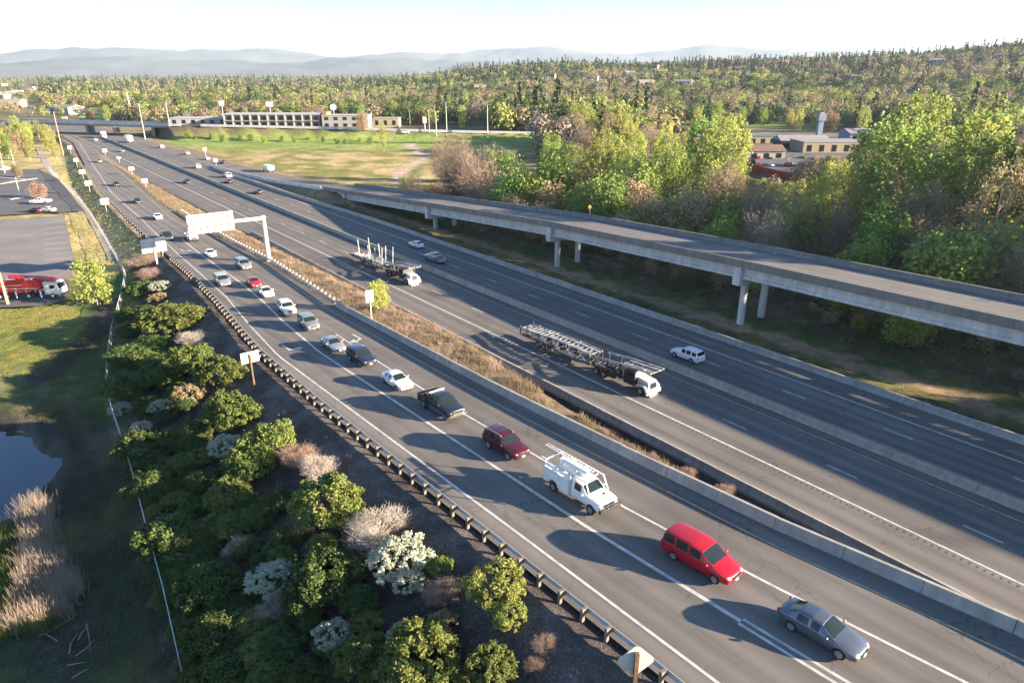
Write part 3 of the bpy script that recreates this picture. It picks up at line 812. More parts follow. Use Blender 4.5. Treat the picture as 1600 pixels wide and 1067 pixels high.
def trunk_mesh(name, blobs, h, r0, seed, m, limbs=12, top=.85, sides=6, twigs=0, lean=.03):
    r = random.Random(seed); mb = MB(); pts = []; rad = []
    for i in range(6):
        t = i / 5; pts.append((lean * h * math.sin(t * 3 + seed) * t, lean * h * math.cos(t * 2.3 + seed) * t, h * top * t - .3)); rad.append(r0 * (1 - t * .85))
    mb.tube(pts, rad, sides, False)
    B = sorted(blobs, key=lambda b: b[2])
    for i in range(limbs):
        b = B[int(i * len(B) / limbs)]; z0 = max(h * .12, b[2] - math.hypot(b[0], b[1]) * r.uniform(.7, 1.2)); t = z0 / (h * top)
        k = min(4, int(t * 5)); p0 = Vector(pts[k]).lerp(Vector(pts[k + 1]), min(1, t * 5 - k)) if t < 1 else Vector(pts[-1])
        e = Vector(b[:3]); mid = (p0 + e) / 2 + Vector((r.uniform(-.1, .1), r.uniform(-.1, .1), -.06)) * (e - p0).length
        rr = r0 * (1 - min(t, .95) * .85) * .55
        mb.tube([p0, mid, e], [rr, rr * .6, rr * .2], 4, False)
        for q in range(3):
            e2 = e + Vector((r.uniform(-1, 1) * b[3], r.uniform(-1, 1) * b[3], r.uniform(-.2, 1) * b[5])); mb.tube([mid, e2], [rr * .35, rr * .1], 3, False)
    me = mb.mesh(name, fix=False); me.materials.append(m); return me
def twig_mesh(name, blobs, n, ln, wd, seed, m, extra=None):
    """fine bare twigs: long thin slivers fanned outward and up"""
    rs = np.random.RandomState(seed); C, N = crown_pts(blobs, n, seed, .5, .6)
    N[:, 2] = np.abs(N[:, 2]) * .7 + .25; N /= np.linalg.norm(N, axis=1, keepdims=True)
    t = rs.normal(size=(n, 3)); u = np.cross(N, t); u /= np.linalg.norm(u, axis=1, keepdims=True)
    L = ln * rs.uniform(.5, 1.4, (n, 1)); W = wd * rs.uniform(.6, 1.4, (n, 1))
    V = np.stack([C - N * L / 2 - u * W, C - N * L / 2 + u * W, C + N * L / 2 + u * W * .4, C + N * L / 2 - u * W * .4], 1).reshape(-1, 3)
    if extra is not None: V = np.concatenate([V, extra])
    me = mesh_np(name, V, np.arange(len(V)).reshape(-1, 4)); me.materials.append(m); return me
LM = {
 'fresh': leafmat('leaf_fresh_yellow_green', (.29, .34, .08), (.45, .48, .15), (.55, .53, .23), .5),
 'green': leafmat('leaf_spring_green', (.14, .22, .055), (.28, .36, .10), (.41, .45, .16), .5),
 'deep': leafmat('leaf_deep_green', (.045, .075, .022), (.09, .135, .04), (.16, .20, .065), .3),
 'bud': leafmat('leaf_tan_buds', (.25, .20, .115), (.36, .30, .17), (.42, .37, .22), .4),
 'rust': leafmat('leaf_rusty_buds', (.22, .155, .11), (.31, .22, .155), (.36, .28, .20)),
 'conifer': leafmat('needle_dark_green', (.018, .035, .016), (.04, .065, .03), (.07, .095, .045), .1),
 'bare': leafmat('bare_twigs_brown', (.20, .155, .12), (.30, .235, .18), (.40, .32, .25), .15),
 'white': leafmat('leaf_silvery_white', (.34, .37, .28), (.52, .54, .42), (.66, .65, .52), .25, .15),
 'grey': leafmat('twig_pale_grey', (.33, .29, .25), (.46, .42, .37), (.56, .52, .46), .15, .15),
 'pink': leafmat('twig_pinkish_brown', (.23, .165, .13), (.32, .24, .19), (.38, .30, .25), .15, .15),
 'olive': leafmat('leaf_olive', (.085, .12, .032), (.185, .225, .062), (.32, .34, .12), .35),
 'farfresh': leafmat('far_leaf_fresh', (.25, .28, .075), (.31, .33, .10), None, .35), 'fargreen': leafmat('far_leaf_green', (.13, .185, .05), (.18, .23, .07), None, .35),
 'farbud': leafmat('far_leaf_bud', (.22, .195, .11), (.27, .235, .14), None, .3), 'farrust': leafmat('far_leaf_rust', (.19, .145, .105), (.235, .18, .13), None, .25), 'farbare': leafmat('far_twigs', (.17, .15, .125), (.22, .195, .16), None, .2),
 'fardeep': leafmat('far_leaf_deep', (.055, .085, .03), (.08, .11, .04), None, .2), 'farconifer': leafmat('far_needles', (.022, .042, .022), (.035, .058, .03), None, .1),
 'straw': leafmat('dry_straw', (.17, .13, .085), (.25, .195, .13), (.32, .26, .18), .2, .15),
 'reed': leafmat('dry_reed', (.30, .25, .19), (.40, .34, .26), (.48, .42, .33), .2, .1),
}
TREES = {}
def mk_tree(kind, k, h, w, n, size, cb, m, bark, r0, nb=26, clump=.2, shell=.4, limbs=12, rnd=1.6, twig=None):
    bl = blobs_broad(k * 17 + sum(map(ord, kind)), h, w, cb, nb, clump)
    if twig: cm = twig_mesh('crown', bl, n, twig[0], twig[1], k * 7 + 3, m)
    else: cm = leaf_mesh('crown', bl, n, size, k * 7 + 3, m, rnd, shell)
    tm = trunk_mesh('trunk', bl, h, r0, k * 5 + 1, bark, limbs)
    TREES.setdefault(kind, []).append((cm, tm, h, w))
# tall riverside cottonwoods (unit height 25 m), smaller trees (10 m)
for k in range(5): mk_tree('fresh', k, 25, 10.5 + k, 5200, .31, .14, LM['fresh'], M_BARK, .34, 70, .095, .7, 24)
for k in range(5): mk_tree('green', k, 25, 11.5 + k, 6400, .32, .12, LM['green'], M_BARK, .36, 76, .10, .7, 24)
for k in range(3): mk_tree('bud', k, 22, 11.5 + k, 5200, .24, .13, LM['bud'], M_BARK, .3, 70, .1, .75, 26)
for k in range(3): mk_tree('bare', k, 20, 12 + k, 7000, 0, .18, LM['bare'], M_TWIG, .35, 34, .16, .6, 22, twig=(1.5, .022))
for k in range(3): mk_tree('small', k, 9, 7 + k, 3600, .27, .1, LM['green'], M_DBARK, .16, 20, .2, .5, 10)
for k in range(2): mk_tree('smallbud', k, 9, 7 + k, 3400, .23, .08, LM['bud'], M_DBARK, .16, 20, .2, .55, 12)
for k in range(2): mk_tree('rust', k, 12, 9 + k, 3600, .3, .15, LM['rust'], M_DBARK, .2, 22, .2, .5, 10)
for k in range(2): mk_tree('smallbare', k, 8, 7 + k, 4200, 0, .05, LM['bare'], M_TWIG, .14, 20, .22, .6, 14, twig=(.9, .016))
for k in range(2): mk_tree('young', k, 8, 5.5, 3200, .19, .15, LM['fresh'], M_BARK, .12, 20, .17, .6, 14)
for k in range(3):    # conifers: drooping whorls
    r = random.Random(50 + k); bl = []; h = 22; wc = 7.5
    for i in range(40):
        t = i / 40; z = h * (.08 + .9 * t); rr = wc / 2 * (1 - t) ** .85
        for q in range(5 if t < .8 else 2):
            a = i * 1.3 + q * 1.257 + r.uniform(-.3, .3); e = rr * r.uniform(.5, .85)
            bl.append((e * math.cos(a), e * math.sin(a), z - .12 * rr, max(.3, rr * .33), max(.3, rr * .33), .38))
    cm = leaf_mesh('crown', bl, 5200, .34, k + 90, LM['conifer'], .7, .6)
    tb = MB(); tb.tube([(0, 0, -.3), (0, 0, h * .5), (0, 0, h * .97)], [.3, .18, .03], 6, False); tm = tb.mesh('trunk', fix=False); tm.materials.append(M_DBARK)
    TREES.setdefault('conifer', []).append((cm, tm, h, wc))
TLAB = {
 'fresh': ('tall yellow-green leafing cottonwood', 'cottonwood_tree'), 'green': ('tall fully leafed green tree', 'leafy_tree'),
 'bud': ('tall tree in tan bud', 'budding_tree'), 'bare': ('leafless brown twiggy tree', 'bare_tree'), 'small': ('small green tree', 'small_tree'),
 'smallbud': ('low tan budding tree', 'budding_tree'), 'rust': ('rust-coloured budding tree', 'rusty_tree'), 'smallbare': ('low leafless shrubby tree', 'bare_tree'),
 'young': ('young yellow-green tree', 'young_tree'), 'conifer': ('dark pointed conifer', 'conifer_tree')}
NTREE = {}
def tree(kind, x, y, h, where, label=None, wide=1.0):
    V = TREES[kind]; k = R.randrange(len(V)); cm, tm, h0, w0 = V[k]
    root = empty(TLAB[kind][1], (x, y, T(x, y) - .15), R.uniform(0, 6.28)); s = h / h0; root.scale = (s * wide, s * wide, s)
    lab = label or (TLAB[kind][0] + ' ' + where)
    tag(root, lab, 'tree', None if label else TLAB[kind][0] + 's ' + where)
    c = link('crown', cm, [], root); t = link('trunk', tm, [], root)
    NTREE[kind] = NTREE.get(kind, 0) + 1
    return root
def scatter(n, s0, s1, d0, d1, gap, ok=lambda x, y: True, world=False, seed=1, tries=60):
    r = random.Random(seed); out = []
    for _ in range(n * tries):
        if len(out) >= n: break
        a, b = r.uniform(s0, s1), r.uniform(d0, d1)
        x, y = (a, b) if world else xy(a, b)
        if not ok(x, y): continue
        if all((x - p[0]) ** 2 + (y - p[1]) ** 2 > gap * gap for p in out): out.append((x, y))
    return out
def pick(r, table):
    t = r.random() * sum(w for _, w in table)
    for k, w_ in table:
        t -= w_
        if t <= 0: return k
    return table[-1][0]
rt = random.Random(3)
CLEAR = [(155, 345, 80, 52)]     # shops and car park among the trees
def okc(x, y):
    for cx, cy, rx, ry in CLEAR:
        if abs(x - cx) < rx and abs(y - cy) < ry: return False
    return 25 < cross_dist(x, y) if y > 350 else True
def cap(x, y, h):
    """keep the sight line to the shopping centre as open as in the photo"""
    px = PX(x, y, 5)[0]
    lim_ = 272 if 1160 < px < 1250 else (236 if 1250 <= px < 1345 else 0)
    if not lim_ or math.hypot(x, y) > 330: return h
    while h > 3 and PX(x, y, T(x, y) + h)[1] < lim_ + (px * 7) % 9: h -= .7
    return h
# woodland behind the viaduct -----------------------------------------
W = 'in the wood behind the viaduct'
for x, y in scatter(20, -100, 8, 128, 150, 9.0, seed=5) + scatter(74, 10, 182, 126, 200, 8.2, seed=4):
    s, d = sd(x, y); k = pick(rt, [('green', 4), ('fresh', 4.5), ('bud', 2.2), ('bare', 1.6)])
    px = PX(x, y, 25)[0]
    if 690 < px < 860 and y > 140: k = pick(rt, [('green', 3), ('bare', 2), ('bud', 2), ('small', 1)])
    h = {'green': 31, 'fresh': 30, 'bud': 25, 'bare': 23, 'small': 10}[k] * rt.uniform(.78, 1.1)
    if d < 138: h *= .8
    h *= itp([(-100, 1.15), (-84, 1.1), (-76, .62), (-40, .62), (-28, .95), (10, 1.1), (70, 1.05), (130, .78), (180, .62)], s)
    h = cap(x, y, h)
    if h < 8: k = 'small'
    if h > 4: tree(k, x, y, h, W)
W2 = 'between the viaduct and the tall trees'
for x, y in scatter(34, -75, 2, 101, 112, 4.6, seed=19) + scatter(80, 0, 186, 101.0, 130, 5.0, seed=9):  # first row is out of view, added to block sun passing under the viaduct
    s, d = sd(x, y); k = pick(rt, [('small', 3), ('smallbud', 2.2), ('smallbare', 3.4), ('young', .8)])
    h = (rt.uniform(5, 9) if d < 112 else rt.uniform(9, 15)) if s > 2 else rt.uniform(9, 12)
    tree(k, x, y, h, W2)
# woods between the meadow and the shops
W3 = 'in the belt of trees beyond the meadow'
def okm(x, y):
    s, d = sd(x, y)
    return (d > 200 or (s > 190 and x > 2)) and okc(x, y) and x > (28 if y > 240 else -5) and y < 408 and abs(x) < y * .8
for x, y in scatter(72, -5, 300, 175, 405, 11.5, okm, True, 21):
    k = pick(rt, [('green', 3), ('fresh', 4), ('bud', 2.5), ('bare', 2.2), ('rust', 1), ('conifer', .35)])
    h = {'green': 20, 'fresh': 20, 'bud': 18, 'bare': 16, 'rust': 12, 'conifer': 20}[k] * rt.uniform(.7, 1.1)
    ang = x / y
    h *= 1.12 if ang < .33 else (.7 if ang < .52 else 1.0)
    h = cap(x, y, h)
    if h > 4: tree(k, x, y, h, W3)
# trees north of the cross road
W4 = 'in the tree line beyond the cross road'
def okn(x, y):
    if abs(x) > y * .8 or cross_dist(x, y) < 22: return False
    if -155 < x < -55 and y < 500: return False
    s, d = sd(x, y)
    if 15 < d < 110: return False
    if -195 < x < -120 and y < 520: return False
    return True
for x, y in scatter(58, -330, 330, 450, 560, 11, okn, True, 33):
    k = pick(rt, [('green', 3), ('fresh', 3.5), ('bud', 2), ('bare', 1.5), ('rust', 2), ('conifer', .6)])
    h = {'green': 19, 'fresh': 18, 'bud': 16, 'bare': 15, 'rust': 12, 'conifer': 20}[k] * rt.uniform(.7, 1.05)
    tree(k, x, y, h, W4)
# left side, by the car parks
W5 = 'left of the freeway near the car park'
def okl(x, y):
    s, d = sd(x, y); px_ = PX(x, y, 0); return d < itp([(250, 16), (330, 26), (400, 36), (470, 42)], s) and cross_dist(x, y) > 14 and -40 < px_[0] < 104 and 186 < px_[1] < 250 and pdist(x, y, [(v.x, v.y) for v in map(Vector, bp_)]) > 4
for x, y in scatter(34, -380, -170, 255, 520, 7.0, okl, True, 41, 400):
    px = PX(x, y, 0)
    if px[1] > 262: continue
    k = pick(rt, [('fresh', 3), ('green', 2), ('smallbud', 1), ('rust', 1), ('smallbare', 1), ('conifer', .15)])
    tree(k, x, y, {'fresh': 12, 'green': 11, 'smallbud': 8, 'rust': 9, 'smallbare': 8, 'conifer': 12}[k] * rt.uniform(.8, 1.15), W5)
# single trees that stand out
def at(px, py): g = GT(px, py); return g[0], g[1]
tree('young', *at(152, 476), 8.2, '', 'young yellow-green tree with slender pale stems beside the red tank truck', 1.05)
tree('young', *at(592, 484), 4.6, '', 'small lime-green sapling behind the double sign in the grass median')
tree('fresh', *at(600, 237), 15, '', 'slender yellow-green tree standing alone in front of the pale yellow building', .5)
tree('rust', *at(566, 205), 10, '', 'orange-brown budding tree beside the motel end', .9)
tree('bare', *at(716, 300), 19, '', 'big leafless tan tree at the corner of the meadow and the wood', 1.15)
tree('bare', *at(690, 285), 15, '', 'smaller leafless tree left of the big bare one at the meadow edge', 1.1)
tree('rust', *at(62, 312), 5.2, '', 'small orange budding tree on the car park island, nearer one', 1.1)
tree('rust', *at(28, 278), 5.0, '', 'small orange budding tree on the car park island, farther one', 1.0)
for i, (px, h) in enumerate(((1365, 19), (1560, 22), (1235, 11), (1475, 11), (1300, 12))):
    tree('conifer', *at(px, 188 - i * 3), h * 1.15, '', ['tall dark conifer, tallest left of the brown shop roof', 'broad dark conifer at the right edge above the brown roof', 'dark conifer behind the shopping centre left of the blue tower', 'dark conifer right of the tall conifer on the hill foot', 'short dark conifer just right of the blue tower'][i], 1.25)
# row of small shrubs along the cross road foot
for i in range(15):
    x, y = at(290 + i * 21 + R.uniform(-6, 6), 219 + i * .5 + R.uniform(-3, 2)); tree('small', x, y, R.uniform(2.5, 4.2), 'on the lawn at the foot of the cross road bank')
# far forest: nobody could count it --------------------------------------
def template(seed, kind, lo=False):
    if kind == 'conifer':
        bl = []; r = random.Random(seed)
        for i in range(14):
            t = i / 14; rr = 3.3 * (1 - t) ** .9
            for q in range(3): a = r.uniform(0, 6.28); bl.append((rr * .6 * math.cos(a), rr * .6 * math.sin(a), 2 + 20 * t, rr * .5 + .2, rr * .5 + .2, .8))
        C, N = crown_pts(bl, 80 if lo else 190, seed, .5, .5); return quads(C, N, 1.5 if lo else 1.0, seed=seed)
    r = random.Random(seed); bl = []
    for i in range(11):
        a = i * 2.4; zz = r.uniform(3.5, 12.5); rr = 4.2 * math.sin(math.pi * (zz / 17 + .08)); bl.append((rr * math.cos(a) * .75, rr * math.sin(a) * .75, zz, 2.9, 2.9, 2.6))
    C, N = crown_pts(bl, 130 if lo else 340, seed, .45, .3)
    return quads(C, N, 1.15 if lo else .72, seed=seed)
LABS = {'fresh': ('yellow-green', .30), 'green': ('green', .17), 'bud': ('tan budding', .19), 'rust': ('rusty bare', .13), 'bare': ('grey-brown bare', .07), 'deep': ('dark green', .08), 'conifer': ('dark conifer', .12)}
clear2 = lambda x, y: not (-175 < x < -45 and y < 520) and not (84 < x < 235 and y < 520) and not (-235 < x < -120 and 440 < y < 600)
def forest():
    rs = np.random.RandomState(77); OUT = {}
    TM = {(k, lo): [template(i * 3 + 1, 'conifer' if k == 'conifer' else 'b', lo) for i in range(4)] for k in ('b', 'conifer') for lo in (False, True)}
    grid = {}
    def patch(x, y, o_): return noise.noise(Vector((x / 130 + o_ * 9.1, y / 130, o_ * 3.3)))
    def addtree(x, y, r, az, hs):
        hl = T(x, y)
        pc = .07 + .38 * sm(12, 50, hl) + (.2 if r > 1200 else 0)
        pr = {'fresh': .17 * (1 - .75 * sm(10, 50, hl)), 'green': .14, 'bud': .19, 'rust': .14, 'bare': .16, 'deep': .16, 'conifer': pc * .75}
        ks = list(pr); wv = np.array([max(.02, pr[k] * (1 + 3.2 * patch(x, y, i))) for i, k in enumerate(ks)]); wv /= wv.sum()
        k = ks[rs.choice(len(ks), p=wv)]; lo = r > 950
        V = TM[('conifer' if k == 'conifer' else 'b', lo)][rs.randint(4)]
        a = rs.uniform(0, 6.28); q = hs * rs.uniform(.6, 1.2) * (.85 if k in ('rust', 'bare') else 1); c_, s_ = math.cos(a) * q, math.sin(a) * q
        W = np.empty_like(V); W[:, 0] = V[:, 0] * c_ - V[:, 1] * s_ + x; W[:, 1] = V[:, 0] * s_ + V[:, 1] * c_ + y; W[:, 2] = V[:, 2] * q + hl - .5
        OUT.setdefault(k, []).append(W)
    cell = {}
    def far_enough(x, y, g):
        i, j = int(x // g), int(y // g)
        for a in (i - 1, i, i + 1):
            for b in (j - 1, j, j + 1):
                for (u, v) in cell.get((a, b), ()):
                    if (u - x) ** 2 + (v - y) ** 2 < (g * .8) ** 2: return False
        cell.setdefault((i, j), []).append((x, y)); return True
    for r0, r1, n, gap in ((520, 950, 3400, 8.5), (950, 1700, 4200, 12.0), (1700, 3600, 2600, 22.0)):
        cell.clear()
        for _ in range(n * 3):
            az = math.radians(rs.uniform(-33, 40)); r = math.sqrt(rs.uniform(r0 * r0, r1 * r1)); x, y = r * math.sin(az), r * math.cos(az)
            s, d = sd(x, y)
            if 2 < d < 120 or not clear2(x, y) or cross_dist(x, y) < 25: continue
            if az < math.radians(-29) and r < 900: continue
            if y < 560 and abs(x) < 330 and rs.uniform() < .35: continue
            if not far_enough(x, y, gap): continue
            addtree(x, y, r, az, 1.0 if r < 1700 else 1.25)
    cell.clear(); got = 0
    for _ in range(6000):    # deep wood behind the meadow belt, up to and past the cross road
        x, y = rs.uniform(-8, 360), rs.uniform(300, 540)
        if got > 330: break
        if not clear2(x, y) or not okc(x, y) or cross_dist(x, y) < 15 or x > .8 * y or (x < 12 and y < 400): continue
        if 84 < x < 250 and y > 395: continue
        if not far_enough(x, y, 8.0): continue
        h_ = cap(x, y, 20); 
        if h_ < 8: continue
        got += 1; addtree(x, y, 600, 0, h_ / 14.5)
    cell.clear()
    for _ in range(1500):     # thin town trees on the plain at the left
        az = math.radians(rs.uniform(-45, -29)); r = math.sqrt(rs.uniform(560 ** 2, 4200 ** 2)); x, y = r * math.sin(az), r * math.cos(az); s, d = sd(x, y)
        if -8 < d < 122: continue
        addtree(x, y, r, az, .8)
    for k, L in OUT.items():
        V = np.concatenate(L); me = mesh_np('distant_forest', V, np.arange(len(V)).reshape(-1, 4)); me.materials.append(LM['far' + k])
        tag(link('distant_forest', me, []), LABS[k][0] + ' trees of the far woods covering the plain and the right-hand hill', 'forest', None, 'stuff')
forest()
def understory():
    OUT = {}; rs = np.random.RandomState(5); tm = [template(i * 5 + 2, 'b') for i in range(4)]
    for x, y in scatter(300, -10, 186, 99.5, 175, 3.6, seed=71) + scatter(60, 2, 260, 180, 400, 7, okm, True, 72):
        s, d = sd(x, y); k = ['bare', 'bud', 'green', 'deep', 'bare', 'pink'][rs.randint(6)]
        V = tm[rs.randint(4)]; a = rs.uniform(0, 6.28); h = rs.uniform(.16, .30) * (1 + .5 * sm(104, 125, d)); q = h * 1.1; c_, s_ = math.cos(a) * q, math.sin(a) * q
        n = len(V) // 4; C = V.reshape(n, 4, 3).mean(1, keepdims=True); V4 = (C + (V.reshape(n, 4, 3) - C) * 1.25).reshape(-1, 3)
        W = np.empty_like(V4); W[:, 0] = V4[:, 0] * c_ - V4[:, 1] * s_ + x; W[:, 1] = V4[:, 0] * s_ + V4[:, 1] * c_ + y; W[:, 2] = V4[:, 2] * h + T(x, y) - .4
        OUT.setdefault(k, []).append(W)
    for k, L in OUT.items():
        V = np.concatenate(L); me = mesh_np('understory', V, np.arange(len(V)).reshape(-1, 4)); me.materials.append(LM[k])
        tag(link('understory', me, []), {'bare': 'grey-brown', 'bud': 'tan', 'green': 'green', 'deep': 'dark green', 'pink': 'brownish'}[k] + ' thicket filling the wood floor behind the viaduct', 'thicket', None, 'stuff')
understory()

# ------------------------------------------------------------------ shrubs of the embankment
BUSH = {}
def mk_bush(kind, k, m, n, size, nb=16, rnd=.9, shell=.45, twig=None, clump=.3, squash=1.0):
    r = random.Random(k * 31 + sum(map(ord, kind))); bl = []; lob = [(r.uniform(0, 6.28), r.uniform(.25, 1.2), r.uniform(-.2, .16)) for _ in range(7)]
    for i in range(nb):
        t = (i + .5) / nb; ph = math.acos(1 - t * 1.3); a = i * 2.4 + r.uniform(-.3, .3)
        q = r.uniform(.62, .84) + sum(w_ * math.exp(-((math.cos(a - a0) - 1) ** 2) * 6 - (ph - p0) ** 2 * 3) for a0, p0, w_ in lob) + r.uniform(-.07, .07)
        c = clump * r.choice((.55, .8, 1, 1.2, 1.55)) * r.uniform(.85, 1.15)
        bl.append((q * math.sin(ph) * math.cos(a), q * math.sin(ph) * math.sin(a), (.55 + q * math.cos(ph) * .72) * squash, c, c, c * .9))
    if twig:
        rs = np.random.RandomState(k + 5); E = []
        C, N = crown_pts(bl, 260, k, .3, .3)
        for c in C:   # main stems from the root
            a = np.array((c[0] * .06, c[1] * .06, 0)); v = c - a; L = np.linalg.norm(v); u = np.cross(v, rs.normal(size=3)); u = u / np.linalg.norm(u) * .006
            mid = a + v * .5 + rs.normal(size=3) * .03
            E += [a - u, a + u, mid + u, mid - u, mid - u, mid + u, c + u * .4, c - u * .4]
        me = twig_mesh('foliage', bl, n, twig[0], twig[1], k + 2, m, np.array(E))
    else: me = leaf_mesh('foliage', bl, n, size, k * 3 + 2, m, rnd, shell, cut=.02)
    sb = MB()
    for i in range(7):
        a = i * .9; e = (math.cos(a) * .42, math.sin(a) * .42, .62 * squash); sb.tube([(0, 0, -.1), (e[0] * .35, e[1] * .35, .3), e], [.03, .022, .008], 4, False)
    sm_ = sb.mesh('stem', fix=False); sm_.materials.append(M_DBARK)
    BUSH.setdefault(kind, []).append((me, sm_))
for k in range(4): mk_bush('green', k, LM['olive'], 13000, .042, 85, clump=.125, shell=.6)
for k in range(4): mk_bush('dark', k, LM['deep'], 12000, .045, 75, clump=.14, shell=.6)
for k in range(3): mk_bush('white', k, LM['white'], 10000, .034, 120, clump=.09, shell=.8)
for k in range(2): mk_bush('lime', k, LM['fresh'], 8000, .045, 60, clump=.13, shell=.7)
for k in range(3): mk_bush('grey', k, LM['grey'], 5200, 0, 20, twig=(.16, .0035))
for k in range(2): mk_bush('pink', k, LM['pink'], 5200, 0, 20, twig=(.16, .0035))
for k in range(2): mk_bush('tan', k, LM['bud'], 6500, .04, 50, clump=.13, shell=.7)
def bush(kind, px, py, rp, label, sq=1.0, group=None):
    g = GT(px, py); dep = PX(*g)[2]; rad = rp * dep / 1067 * 1.2; h = rad * 1.28 * sq
    for _ in range(3):
        x, y = g[0], g[1]; q = PX(x, y, g[2] + h * .52); g = GT(px + (px - q[0]) * .0 + (0), py + (py - q[1]) * 0 + (PX(x, y, g[2])[1] - q[1]))
    x, y = g[0], g[1]; k = BUSH[kind][R.randrange(len(BUSH[kind]))]
    if rp > 14 and kind in ('white', 'grey', 'pink'): h *= 1.0
    root = empty('shrub', (x, y, T(x, y) - .1), R.uniform(0, 6.28)); root.scale = (rad, rad * R.uniform(.88, 1.08), h / 1.28 * itp([(75, .85), (95, .58)], sd(x, y)[0]))
    tag(root, label, 'shrub', group)
    link('foliage', k[0], [], root); link('stem', k[1], [], root)
BL = [
 ('green', 268, 478, 43, 'big olive shrub at the top of the slope, second bush below the large sign'),
 ('grey', 302, 520, 20, 'pale grey twiggy shrub between two olive shrubs high on the slope'),
 ('green', 300, 548, 36, 'lit olive shrub left of the pale grey twiggy one high on the slope'),
 ('green', 348, 574, 33, 'round olive shrub just left of the white sign on a timber post'),
 ('green', 362, 634, 37, 'round lit olive shrub below the sign on a timber post'),
 ('green', 420, 682, 38, 'bright green shrub lit from the right, left of the pinkish bush'),
 ('green', 388, 720, 34, 'green shrub joined to the bright one above the pinkish bush'),
 ('green', 518, 772, 50, 'big bright green shrub below the pale grey twiggy bush, nearest the guardrail shadows'),
 ('pink', 468, 709, 25, 'small pinkish-brown leafless shrub at the edge of the gravel'),
 ('grey', 502, 726, 27, 'pale grey twiggy shrub touching the big bright green one'),
 ('pink', 488, 802, 27, 'pinkish twiggy shrub tucked under the big bright green one'),
 ('grey', 588, 814, 40, 'large pale grey ball-shaped twiggy shrub beside the guardrail'),
 ('white', 622, 862, 46, 'large cream-white shrub, brightest on the slope'),
 ('white', 640, 900, 26, 'small white shrub adjoining the large cream-white one'),
 ('green', 687, 880, 19, 'little green shrub poking out right of the cream-white one'),
 ('pink', 690, 918, 26, 'dull brown leafless shrub below the cream-white one'),
 ('lime', 775, 905, 42, 'lime-green shrub against the guardrail, nearest the red van shadow'),
 ('lime', 795, 952, 30, 'lime-green shrub spilling below its twin by the guardrail'),
 ('tan', 690, 965, 24, 'sparse tan shrub with dry seed heads'),
 ('white', 523, 985, 30, 'upright silvery shrub left of the yellow-green thicket'),
 ('white', 630, 985, 26, 'silvery shrub behind the yellow-green thicket'),
 ('green', 570, 1015, 42, 'yellow-green shrub, left half of the near thicket at the bottom edge'),
 ('green', 655, 1025, 62, 'largest yellow-green shrub at the bottom edge of the slope'),
 ('green', 770, 1032, 36, 'dull yellow-green shrub at the bottom edge right of the thicket'),
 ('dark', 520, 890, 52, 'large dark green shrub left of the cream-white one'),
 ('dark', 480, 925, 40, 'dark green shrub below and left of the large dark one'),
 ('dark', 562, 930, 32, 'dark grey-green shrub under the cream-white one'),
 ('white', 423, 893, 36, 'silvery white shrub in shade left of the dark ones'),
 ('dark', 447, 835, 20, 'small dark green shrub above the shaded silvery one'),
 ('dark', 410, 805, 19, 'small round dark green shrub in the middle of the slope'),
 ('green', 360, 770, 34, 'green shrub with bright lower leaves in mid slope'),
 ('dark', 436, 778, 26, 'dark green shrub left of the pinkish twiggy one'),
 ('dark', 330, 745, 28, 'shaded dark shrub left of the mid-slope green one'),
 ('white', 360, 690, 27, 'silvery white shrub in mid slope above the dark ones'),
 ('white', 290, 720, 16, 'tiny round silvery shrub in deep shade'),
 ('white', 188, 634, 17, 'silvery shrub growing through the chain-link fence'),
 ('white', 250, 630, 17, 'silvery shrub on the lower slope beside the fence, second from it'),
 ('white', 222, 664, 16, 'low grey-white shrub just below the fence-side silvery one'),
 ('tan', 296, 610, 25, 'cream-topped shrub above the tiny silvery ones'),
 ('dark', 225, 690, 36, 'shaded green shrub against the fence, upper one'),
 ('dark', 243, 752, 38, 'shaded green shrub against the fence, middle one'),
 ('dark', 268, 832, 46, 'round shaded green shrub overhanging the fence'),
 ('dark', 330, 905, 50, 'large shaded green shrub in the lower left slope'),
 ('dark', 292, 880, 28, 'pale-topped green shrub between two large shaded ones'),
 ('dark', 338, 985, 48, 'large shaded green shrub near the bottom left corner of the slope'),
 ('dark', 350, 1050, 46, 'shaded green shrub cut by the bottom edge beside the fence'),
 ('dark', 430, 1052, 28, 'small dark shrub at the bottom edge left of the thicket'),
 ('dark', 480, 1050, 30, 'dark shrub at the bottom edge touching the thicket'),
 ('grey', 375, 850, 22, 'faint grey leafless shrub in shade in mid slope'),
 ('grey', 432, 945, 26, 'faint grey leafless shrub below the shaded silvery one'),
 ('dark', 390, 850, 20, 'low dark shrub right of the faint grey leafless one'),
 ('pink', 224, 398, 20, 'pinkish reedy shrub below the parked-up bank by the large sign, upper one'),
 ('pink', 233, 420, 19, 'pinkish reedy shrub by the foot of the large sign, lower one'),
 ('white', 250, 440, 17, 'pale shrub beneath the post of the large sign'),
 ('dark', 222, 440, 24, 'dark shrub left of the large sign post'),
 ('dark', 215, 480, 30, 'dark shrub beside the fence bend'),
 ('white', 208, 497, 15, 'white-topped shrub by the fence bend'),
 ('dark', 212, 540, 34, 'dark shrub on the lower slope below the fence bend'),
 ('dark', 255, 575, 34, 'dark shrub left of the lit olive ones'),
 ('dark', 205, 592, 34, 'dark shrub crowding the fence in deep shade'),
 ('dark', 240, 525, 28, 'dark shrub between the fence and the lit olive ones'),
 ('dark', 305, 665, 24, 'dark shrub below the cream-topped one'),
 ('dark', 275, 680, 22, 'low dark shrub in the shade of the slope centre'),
 ('tan', 247, 458, 16, 'tan-topped shrub under the big olive one'),
 ('pink', 850, 1000, 17, 'sparse dry weeds on the gravel beside the near diamond sign'),
 ('pink', 835, 1035, 15, 'sparse dry weeds at the bottom edge by the guardrail'),
]
